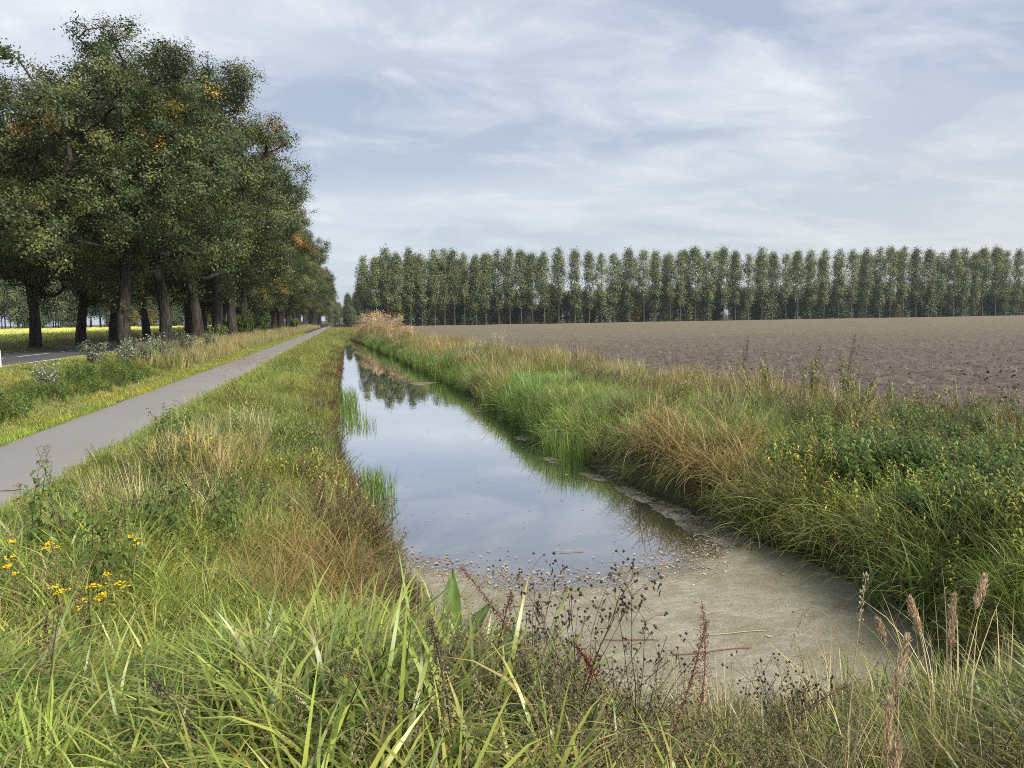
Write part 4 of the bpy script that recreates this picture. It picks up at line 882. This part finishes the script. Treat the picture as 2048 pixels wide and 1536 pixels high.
# tansy with yellow button flowers
def tansy_parts(H, nh):
    st = MB(); a = U(0, 6.28); t = np.linspace(0, 1, 6); pts = np.c_[.12 * t ** 2 * np.cos(a), .12 * t ** 2 * np.sin(a), t * H]; tube(st, pts, np.linspace(.005, .003, 6), (.10, .10, .04), 4)
    herb(st, H * .9, .045, .085, .026, GH, (.1, .1, .04), (0, 0), .1, .4)
    heads = []
    for k in range(nh):
        h = MB(); c = pts[-1] + A_([U(-.05, .05), U(-.05, .05), U(-.05, .03)]); m_ = 9
        q = c + np.c_[rng.normal(0, .017, m_), rng.normal(0, .017, m_), rng.normal(0, .006, m_)]
        seeds(h, q, .0105, (.78, .52, .015), .55); tube(h, [pts[-2], c - A_([0, 0, .01])], .002, (.12, .14, .04), 3); heads.append(h.mesh('flower_head', M_PLANT))
    return [('stem', st.mesh('stem', M_PLANT)), ('flower_head', heads)]
for x, y, lab in [(-2.54, 6.41, 'tansy at the left picture edge, uppermost yellow flower cluster'), (-2.29, 6.01, 'tansy just below the uppermost cluster at the left edge'), (-2.13, 6.19, 'tansy with a flat bright cluster, right of the left edge pair'), (-1.71, 6.29, 'tansy with one tiny cluster, farthest to the right of the upper flowers'), (-2.14, 5.52, 'tansy drooping between the upper and lower flowers'),
    (-1.91, 5.22, 'tansy with a bright lower cluster at the left'), (-1.78, 5.38, 'tansy rising beside the bright lower left cluster'), (-1.66, 5.03, 'tansy with two stacked clusters below the lower flowers'), (-1.37, 5.32, 'tansy standing alone to the right of the lower flowers'), (-1.45, 4.5, 'tansy with the lowest yellow cluster')]:
    plant('tansy', tansy_parts(U(.56, .66), int(U(2, 4.5))), x, y, 0, .95, lab, 'tansy', 'yellow tansies on the near left bank')

# dried burr plants with dark seed heads
def burr_parts(H, nb, spread):
    st, sd_ = MB(), MB(); tips = []
    for b in range(nb):
        a = U(0, 6.28); t = np.linspace(0, 1, 7); sp = spread * U(.3, 1); h = H * U(.7, 1.05)
        pts = np.c_[sp * t ** 1.5 * np.cos(a), sp * t ** 1.5 * np.sin(a), h * t] + rng.normal(0, .006, (7, 3)); tube(st, pts, np.linspace(.003, .0012, 7), (.11, .075, .05), 3)
        for k in range(9):
            i = int(U(2, 7)); i = min(i, 6); d = unit(A_([U(-1, 1), U(-1, 1), U(.1, 1.1)])) * U(.05, .16)
            q = pts[i] + d; tube(st, [pts[i], pts[i] + d * .55 + A_([0, 0, .012]), q], .0010, (.11, .075, .05), 3); tips += [q, q + rng.normal(0, .02, 3)]
    seeds(sd_, np.asarray(tips), .0068, (.055, .038, .030), 1.1)
    k = len(tips) // 2; leaves(sd_, np.asarray(tips)[:k] - A_([0, 0, .02]), rng.normal(0, 1, (k, 3)) - A_([0, 0, .8]), .035, .009, (.055, .045, .035), .4)
    return [('stem', st.mesh('stem', M_PLANT)), ('seed_head', sd_.mesh('seed_head', M_PLANT))]
for x, y, H, nb, sp, lab in [(.42, 7.25, .55, 8, .28, 'dark burr plant leaning over the left edge of the duckweed'), (.85, 3.45, .7, 5, .28, 'dark dried burr plant beside the big dock leaves'), (.92, 2.95, .78, 9, .34, 'largest dried burr plant before the duckweed, black seed heads'), (1.12, 2.75, .72, 6, .28, 'dried burr plant half behind the largest one'), (-2.35, 10.7, .8, 8, .3, 'dark burr plant at the path edge among straw grass'), (1.95, 3.0, .5, 7, .22, 'low dark burr plant right of the rust dock stalks')]:
    plant('burr_plant', burr_parts(H, nb, sp), x, y, U(0, 6), 1, lab, 'burr plant', 'dried burr plants')
# rusty dock and persicaria stalks
def dock_parts(H, col, ns=260, bend=.25):
    st, sd_ = MB(), MB(); t = np.linspace(0, 1, 8); a = U(0, 6.28); pts = np.c_[bend * t ** 2 * np.cos(a), bend * t ** 2 * np.sin(a), H * t * (1 - .15 * bend * t)]
    tube(st, pts, np.linspace(.005, .002, 8), A_(col) * .7, 4); hs = U(.4, 1.0, ns); q = np.c_[np.interp(hs, t, pts[:, 0]), np.interp(hs, t, pts[:, 1]), np.interp(hs, t, pts[:, 2])]
    q = q + rng.normal(0, 1, (ns, 3)) * A_([.016, .016, .012]) * np.interp(hs, [.4, .7, 1], [1, 1.1, .4])[:, None]
    seeds(sd_, q, .0036, col); leaves(sd_, q[:24], rng.normal(0, 1, (24, 3)), .03, .008, A_(col) * .8, .4)
    return [('stem', st.mesh('stem', M_PLANT)), ('seed_spike', sd_.mesh('seed_spike', M_PLANT))]
for x, y, H, col, bd, tl, lab in [(1.2, 2.75, .62, (.16, .075, .05), .3, (.1, .35), 'rust brown dock stalk leaning over the burr plants'), (1.42, 3.0, .66, (.17, .085, .055), .5, (.15, .5), 'drooping rust dock stalk reaching over the duckweed'), (1.7, 2.9, .6, (.14, .085, .06), .2, (.1, .6), 'feathery brown stalk slanting far to the right'), (.62, 3.3, .6, (.13, .07, .05), .1, (0, 0), 'upright brown stalk left of the burr plants'), (.35, 2.6, .62, (.085, .062, .05), .08, (0, -.05), 'thin dark stalk rising from the grass near the bottom edge'), (.78, 3.2, .55, (.18, .08, .055), .6, (0, .3), 'arching rust stalk beside the dock leaf'), (1.05, 2.9, .5, (.22, .05, .05), .2, (0, .1), 'red stemmed stalk amid the burr plants'), (-.5, 2.7, .55, (.07, .06, .045), .15, (0, -.1), 'dark stalk in the grass at the bottom left of centre')]:
    plant('dock_stalk', dock_parts(H, col, 300, bd), x, y, U(-.3, .3), 1, lab, 'dock stalk', 'dried dock stalks', tl)
# water dock with big leaves
def big_leaf(L_, W_, az, el, bend, col, twist=.2):
    n = 9; t = np.linspace(0, 1, n); th_ = el - bend * t ** 1.4; dx = np.cumsum(np.r_[0, np.cos(th_[:-1])]) * L_ / (n - 1); dz = np.cumsum(np.r_[0, np.sin(th_[:-1])]) * L_ / (n - 1)
    w_ = W_ * np.interp(t, [0, .08, .2, .45, .75, 1], [.08, .3, .8, 1, .72, .02]) * .5
    c, s_ = math.cos(az), math.sin(az); rows = []
    for i in range(n):
        for j, u in enumerate((-1, -.5, 0, .5, 1)):
            y_ = u * w_[i] * (1 + .06 * math.sin(i * 3 + j)); z_ = dz[i] + abs(u) * w_[i] * .35 + .007 * math.sin(i * 2.3 + j * 2) + u * w_[i] * twist
            rows.append((dx[i] * c - y_ * s_, dx[i] * s_ + y_ * c, z_))
    f = grid_faces(5, n); f = np.concatenate([f[:, [0, 1, 2]], f[:, [0, 2, 3]]]); mb = MB()
    C = np.tile(A_(col), (5 * n, 1)) * U(.85, 1.1, (5 * n, 1)); C[2::5] = A_(col) * 1.5; mb.add(rows, f, C); return mb.mesh('leaf', M_PLANT)
DK = (.075, .125, .026)
plant('dock_plant', [('leaf', [big_leaf(.62, .13, 1.35, 1.25, .35, DK, .1), big_leaf(.56, .085, 2.9, 1.38, .15, DK, .25), big_leaf(.5, .11, .5, 1.1, .5, (.085, .13, .03), .3), big_leaf(.58, .14, .1, .85, 1.3, (.05, .11, .03), .35), big_leaf(.5, .12, -.35, .35, .7, (.045, .10, .028), .3), big_leaf(.42, .11, 3.3, .7, .9, DK)])], .60, 4.65, 0, 1.22, 'water dock with large upright dark green leaves beside the duckweed', 'dock')
# wood small-reed with tan plumes
def plume_parts(H, lean, dirn, plume=.24):
    st, pm, lf = MB(), MB(), MB(); t = np.linspace(0, 1, 8); pts = np.c_[lean * t ** 2 * math.cos(dirn), lean * t ** 2 * math.sin(dirn), H * t]
    tube(st, pts, np.linspace(.0032, .0016, 8), (.34, .28, .16), 4)
    k = 330; hs = 1 - plume / H * U(0, 1, k); env = np.interp((1 - hs) / (plume / H), [0, .15, .5, .9, 1], [.1, .6, 1, .7, .2]); q = np.c_[np.interp(hs, t, pts[:, 0]), np.interp(hs, t, pts[:, 1]), np.interp(hs, t, pts[:, 2])] + rng.normal(0, .009, (k, 3)) * env[:, None]
    d0 = unit(pts[-1] - pts[-3]); leaves(pm, q, d0 + rng.normal(0, .30, (k, 3)), .030, .0045, A_([(.50, .39, .25)]) * U(.7, 1.25, (k, 1)), .0)
    blades(lf, 7, .04, (.25, .55), (.005, .009), (10, 45), (20, 90), OLIVE + STRAW, 5, TIPD)
    return [('stem', st.mesh('stem', M_PLANT)), ('plume', pm.mesh('plume', M_PLANT)), ('leaf', lf.mesh('leaf', M_PLANT))]
for x, y, H, ln, dr, pl_, lab in [(2.33, 2.46, .82, .03, .3, .21, 'thick tan plume standing upright among the pale grass'), (1.80, 2.2, .68, .16, .3, .20, 'tan plumed grass leaning right before the duckweed'), (1.78, 2.13, .50, .02, .5, .19, 'upright tan plume under the leaning one'), (1.73, 2.04, .40, .02, .2, .17, 'tan plume cut by the bottom picture edge'), (2.42, 2.60, .80, .12, 2.7, .15, 'slim brown plume tilting left of the thick one'), (2.55, 2.66, .86, .22, .3, .13, 'pale plume slanting right of the thick one'), (2.75, 3.2, .72, .12, 2.8, .12, 'small brown plume leaning toward the duckweed')]:
    plant('plume_grass', plume_parts(H, ln, dr, pl_), x, y, 0, 1, lab, 'plume grass', 'tan plumed grasses at the lower right')
# thin cocksfoot stems over the duckweed
def cocks(H, lean, dirn, hang=False):
    st, sd_ = MB(), MB(); t = np.linspace(0, 1, 12)
    if hang: pts = np.c_[lean * np.sin(t * 1.9) * math.cos(dirn) + 0 * t, lean * np.sin(t * 1.9) * math.sin(dirn), H * np.sin(t * 2.3)]; pts[:, :2] += A_([math.cos(dirn), math.sin(dirn)]) * (lean * .9 * t ** 2)[:, None]
    else: pts = np.c_[lean * t ** 1.6 * math.cos(dirn), lean * t ** 1.6 * math.sin(dirn), H * t]
    tube(st, pts, np.linspace(.0026, .0013, 12), (.40, .34, .20), 3)
    for b in (.82, .88, .93, .98):
        c = A_([np.interp(b, t, pts[:, i]) for i in range(3)]); q = c + rng.normal(0, .006, (16, 3)) + unit(pts[-1] - pts[-2]) * U(-.012, .012, (16, 1)); leaves(sd_, q, unit(pts[-1] - pts[-2]) + rng.normal(0, .35, (16, 3)), .016, .005, (.42, .36, .25), 0)
    return [('stem', st.mesh('stem', M_PLANT)), ('seed_head', sd_.mesh('seed_head', M_PLANT))]
plant('cocksfoot', cocks(.90, .16, .5), 1.80, 2.38, 0, 1, 'thin straight cocksfoot stem rising across the duckweed', 'grass stem', 'thin grass stems over the duckweed')
plant('cocksfoot', cocks(.78, .20, 2.75, True), 2.25, 2.75, 0, 1, 'thin grass stem arching over and hanging above the duckweed', 'grass stem', 'thin grass stems over the duckweed')
# mugwort or nettle stalks at the path edge
def stalk_parts(H, lc, seed_c, lean=.1):
    a, b = MB(), MB(); herb(a, H, .07, .085, .028, lc, (.10, .075, .055), (0, 0), lean, .6, 2, .6)
    k = int(170 * H); hs = U(.5, 1, k); b0 = np.c_[rng.normal(0, .02, k), rng.normal(0, .02, k), hs * H]; seeds(b, b0 * A_([1, 1, 1]), .0065, A_(seed_c) * A_([1.25, 1.1, .8])); return [('stem', a.mesh('stem', M_PLANT)), ('seed_spike', b.mesh('seed_spike', M_PLANT))]
for x, y, H, s_c, tl, lab in [(-3.3, 9.45, .80, (.14, .13, .07), (0, -.10), 'tall seeding nettle stalk standing before the cycle path'), (-3.45, 9.0, .52, (.20, .15, .11), (0, -.12), 'shorter brown stalk left of the tall one by the path'), (-2.75, 9.9, .62, (.09, .12, .05), (0, 0), 'leafy green nettle stalk at the path edge'), (-2.55, 9.6, .66, (.10, .11, .05), (0, .1), 'second leafy nettle stalk beside the first at the path edge'), (-2.2, 7.3, .62, (.10, .075, .06), (.1, .3), 'dark brown stalk leaning in the middle of the left bank'), (-1.7, 8.6, .7, (.11, .075, .06), (0, .1), 'reddish brown stalk in the left bank grass'), (-1.15, 9.3, .65, (.08, .07, .05), (0, .25), 'dark nettle stalk leaning above the olive tussocks'), (-1.45, 4.6, .62, (.11, .085, .065), (0, -.1), 'dried brown stalk behind the tansies'), (-1.35, 3.6, .5, (.12, .09, .075), (0, .05), 'dried stalk among the lower tansies')]:
    plant('nettle_stalk', stalk_parts(H, [(.13, .16, .055), (.24, .22, .07)], s_c), x, y, U(0, 6), 1.15, lab, 'stalk', 'seeding stalks on the left bank', tl)
for x, y, H, s_c, tl, lab in [(10.0, 17.6, 1.35, (.05, .035, .03), (0, .12), 'dark curved loosestrife spike against the ploughed field, leftmost of the dark ones'), (10.2, 15.0, 1.25, (.05, .035, .03), (0, .25), 'dark loosestrife spike between two yellowing plants'), (10.3, 14.0, 1.5, (.04, .03, .028), (0, .25), 'tallest dark loosestrife spike against the ploughed field'), (9.2, 17.3, 1.0, (.10, .08, .05), (0, 0), 'brown weed spike at the field margin'), (8.0, 23.0, 1.0, (.10, .08, .06), (0, 0), 'brown weed spike farther along the field margin')]:
    plant('dark_spike', stalk_parts(H, [(.13, .15, .05), (.24, .22, .06)], s_c), x, y, U(-.3, .3), 1.2, lab, 'weed spike', 'dark weed spikes at the field margin', tl)
YL = [(.16, .20, .045), (.26, .25, .06), (.11, .15, .04)]
for x, y, H, lab in [(9.9, 16.2, 1.0, 'leafy yellow green weed at the field margin, left one'), (10.0, 14.6, 1.15, 'leafy weed with yellow tips beside the tallest dark spike'), (10.2, 13.6, 1.25, 'tall leafy weed with orange yellow tips against the soil'), (10.2, 12.4, .7, 'low yellow green weed nearer on the field margin'), (10.7, 10.8, .75, 'yellow green weed at the right edge of the field margin')]:
    H *= 1.25; mb = MB(); [herb(mb, H * U(.7, 1), .05, .12, .045, YL, (.12, .11, .05), (U(-.12, .12), U(-.12, .12)), .2) for k in range(6)]
    o = obj('tall_weed', mb.mesh('tall_weed', M_PLANT), None, on_ground(x, y)); tag(o, lab, 'weed', 'leafy weeds at the field margin')
# bare sapling and fluffy goldenrod
def twig_tree(H, n, sp, col):
    mb = MB(); t = np.linspace(0, 1, 7); tube(mb, np.c_[.03 * np.sin(t * 4), 0 * t, H * t], np.linspace(.010, .003, 7), col, 4)
    for k in range(n):
        z = U(.3, .95) * H; a = U(0, 6.28); l_ = sp * U(.4, 1) * (1.15 - z / H); tube(mb, [(0, 0, z), (l_ * .5 * math.cos(a), l_ * .5 * math.sin(a), z + l_ * .7), (l_ * .8 * math.cos(a), l_ * .8 * math.sin(a), z + l_ * 1.5)], [.0035, .0025, .0015], col, 3)
    return mb.mesh('sapling', M_PLANT)
o = obj('sapling', twig_tree(1.55, 26, .45, (.07, .055, .05)), None, on_ground(7.1, 22.5)); tag(o, 'bare twiggy sapling standing up against the ploughed field', 'sapling')
def fluffy(H):
    st, pm = MB(), MB(); 
    for k in range(7):
        a = U(0, 6.28); sp = U(.05, .28); t = np.linspace(0, 1, 5); pts = np.c_[sp * t * math.cos(a), sp * t * math.sin(a), H * U(.8, 1) * t]; tube(st, pts, .004, (.16, .13, .08), 3)
        q = pts[-1] + rng.normal(0, 1, (70, 3)) * A_([.07, .07, .12]); leaves(pm, q, rng.normal(0, 1, (70, 3)), .045, .03, (.44, .40, .28), .1)
    return [('stem', st.mesh('stem', M_PLANT)), ('plume', pm.mesh('plume', M_PLANT))]
plant('goldenrod', fluffy(1.45), 6.9, 33.5, 0, 1, 'cream fluffy seeding goldenrod on the right bank by the field', 'goldenrod', 'fluffy goldenrods'); plant('goldenrod', fluffy(1.1), 6.3, 35, 1, 1, 'smaller fluffy goldenrod left of the larger one', 'goldenrod', 'fluffy goldenrods')

# silver poplar suckers and green shrubs on the verge
def shrub_parts(H, n, per, lf, pal, sp, bark=(.10, .09, .07)):
    st, fo = MB(), MB(); tips = []
    for k in range(n):
        a = U(0, 6.28); s_ = sp * np.sqrt(U(.05, 1)); h = H * U(.55, 1); t = np.linspace(0, 1, 5); pts = np.c_[s_ * (.3 + .7 * t) * math.cos(a), s_ * (.3 + .7 * t) * math.sin(a), h * t]; tube(st, pts, np.linspace(.008, .003, 5), bark, 3)
        hs = U(.25, 1, 12); tips.append(np.c_[np.interp(hs, t, pts[:, 0]), np.interp(hs, t, pts[:, 1]), hs * h])
    tips = np.concatenate(tips); pal = A_(pal); cc = pal[rng.integers(0, len(pal), len(tips))]; tree_leaves(fo, tips, per, .08, lf, lf * .7, cc)
    return [('stem', st.mesh('stem', M_PLANT)), ('foliage', fo.mesh('foliage', M_LEAF, False))]
SIL = [shrub_parts(1.1, 11, 7, .085, [(.34, .35, .30), (.16, .19, .10), (.12, .15, .075), (.14, .15, .09)], .55) for i in range(2)]
for i, (x, y, s, lab) in enumerate([(-10.3, 35.0, 1.0, 'silvery poplar sucker bush right of the stout oak trunk'), (-9.6, 36.5, 1.0, 'silver leaved poplar bush with whitest leaves on the verge'), (-9.2, 38.3, 1.05, 'silvery poplar bush beside the reddish one'), (-9.9, 39.5, 1.1, 'silvery poplar bush behind the whitest one'), (-9.0, 42, 1.0, 'grey green poplar bush toward the cycle path'), (-9.8, 44, 1.15, 'grey green poplar bush between the first two near oaks'), (-9.0, 48, 1.2, 'grey green sucker bush before the second near oak'), (-9.9, 51, 1.2, 'grey green sucker bush at the foot of the second near oak'), (-9.2, 56, 1.2, 'grey sucker bush past the second near oak'), (-8.9, 25.6, .75, 'small lone silvery sapling standing in the verge grass'), (-9.3, 19.0, .7, 'silvery sapling in the dark nettles at the left picture edge')]):
    t = empty('poplar_sucker', on_ground(x, y), U(0, 6), s); tag(t, lab, 'shrub', 'silvery poplar suckers'); [obj(nm, me, t) for nm, me in SIL[i % 2]]
for x, y, H, pal, lab in [(-11.9, 92, 3.0, [(.13, .19, .045), (.10, .15, .04), (.17, .20, .05)], 'fresh green shrub under the oaks, nearest of the verge shrubs'), (-11.6, 101, 3.2, [(.035, .065, .025), (.045, .08, .03)], 'dark green dense shrub between the two fresh green ones'), (-11.3, 110, 2.9, [(.10, .15, .04), (.13, .18, .045)], 'fresh green shrub right of the dark one'), (-10.6, 175, 2.6, [(.13, .19, .045), (.16, .2, .05)], 'small bright shrub far along the verge'), (-10.8, 70, 1.4, [(.10, .14, .04), (.14, .17, .05)], 'low green shrub at the foot of the third near oak')]:
    pp = shrub_parts(H, 26, 34, .16, pal, H * .62); t = empty('green_shrub', on_ground(x, y), 0, 1); tag(t, lab, 'shrub', 'green shrubs under the oaks'); [obj(nm, me, t) for nm, me in pp]

# ================================================================== MAN-MADE SMALL THINGS
def box(mb, c, s, taper=1.0):
    c = A_(c); h = A_(s) / 2; V = [c + h * A_((x * (taper if z > 0 else 1), y * (taper if z > 0 else 1), z)) for z in (-1, 1) for y in (-1, 1) for x in (-1, 1)]
    mb.add(V, [(0, 2, 1), (1, 2, 3), (4, 5, 6), (5, 7, 6), (0, 1, 4), (1, 5, 4), (2, 6, 3), (3, 6, 7), (0, 4, 2), (2, 4, 6), (1, 3, 5), (3, 7, 5)], (1, 1, 1))
t = empty('delineator_post', on_ground(-12.28, 30.75, 0)); tag(t, 'white roadside delineator post at the left picture edge', 'road post')
for nm, c, s, mt, tp in [('post', (0, 0, .5), (.12, .12, 1.0), M_WHITE, .9), ('black_band', (0, 0, .80), (.125, .125, .22), M_BLACK, .98), ('reflector', (0, -.064, .80), (.05, .012, .16), M_REFL, 1)]:
    mb = MB(); box(mb, c, s, tp); obj(nm, mb.mesh(nm, mt, False), t)
mb = MB(); tube(mb, [(-.16, 0, .012), (-.05, .01, .016), (.06, 0, .012), (.12, .012, .02)], [.004, .005, .006, .004], (.12, .06, .05), 4); leaves(mb, A_([(.08, 0, .02), (.12, .01, .02)]), A_([(1, .3, .1), (1, -.3, .2)]), .06, .03, (.30, .14, .09))
o = obj('twig', mb.mesh('twig', M_PLANT), None, (-4.42, 11.1, float(path_z(-4.42, 11.1)))); tag(o, 'dead twig with a shrivelled leaf lying on the cycle path', 'twig')
mb = MB(); V = np.c_[np.repeat(np.linspace(-.11, .11, 6), 3), np.tile([-.035, 0, .035], 6), .02 + .015 * rng.random(18)]; f = grid_faces(3, 6); mb.add(V, np.concatenate([f[:, [0, 1, 2]], f[:, [0, 2, 3]]]), (.8, .8, .78))
o = obj('litter_scrap', mb.mesh('litter_scrap', M_PLANT), None, (.30, 12.0, .01)); o.rotation_euler.z = .3; tag(o, 'white scrap of litter at the foot of the left sedge tuft', 'litter')
for x, y, l_, rz, c, lab in [(3.1, 5.9, .75, .12, (.20, .09, .06), 'reddish dead stem lying on the duckweed'), (2.75, 9.0, .32, .05, (.42, .34, .20), 'pale floating reed stem on open water'), (1.75, 7.35, .28, .0, (.17, .10, .06), 'brown stick lying in the duckweed film'), (3.5, 6.2, .6, .08, (.40, .34, .22), 'straw pale stem floating on the duckweed'), (2.5, 6.3, .5, -.1, (.15, .08, .06), 'thin brown stem on the duckweed beside the burr plants'), (3.9, 5.55, .4, .5, (.32, .25, .16), 'short pale stick near the right end of the duckweed'), (.62, 12.45, .35, .2, (.05, .045, .04), 'dark curved stem floating at the left sedge tuft')]:
    mb = MB(); tt = np.linspace(-.5, .5, 6); tube(mb, np.c_[tt * l_, .03 * l_ * np.sin(tt * 5), 0 * tt + .014], .005, c, 4); o = obj('floating_stem', mb.mesh('floating_stem', M_PLANT), None, (x, y, .004)); o.rotation_euler.z = rz - R(12.6); tag(o, lab, 'stem', 'dead stems on the ditch')

# ================================================================== HAZE
mb = MB(); box(mb, (0, 1000, 13.0), (9000, 11000, 29.4)); M_HAZE = bpy.data.materials.new('haze'); M_HAZE.use_nodes = True; t = M_HAZE.node_tree; t.nodes.clear()
ho = t.nodes.new('ShaderNodeOutputMaterial'); hv = t.nodes.new('ShaderNodeVolumePrincipled'); hv.inputs['Color'].default_value = (.80, .88, .96, 1); hv.inputs['Density'].default_value = .00014
hv.inputs['Anisotropy'].default_value = .2; L(t, hv.outputs[0], ho.inputs['Volume'])
o = obj('haze', mb.mesh('haze', M_HAZE, False)); tag(o, 'faint autumn haze over the fields', 'haze', kind='stuff')
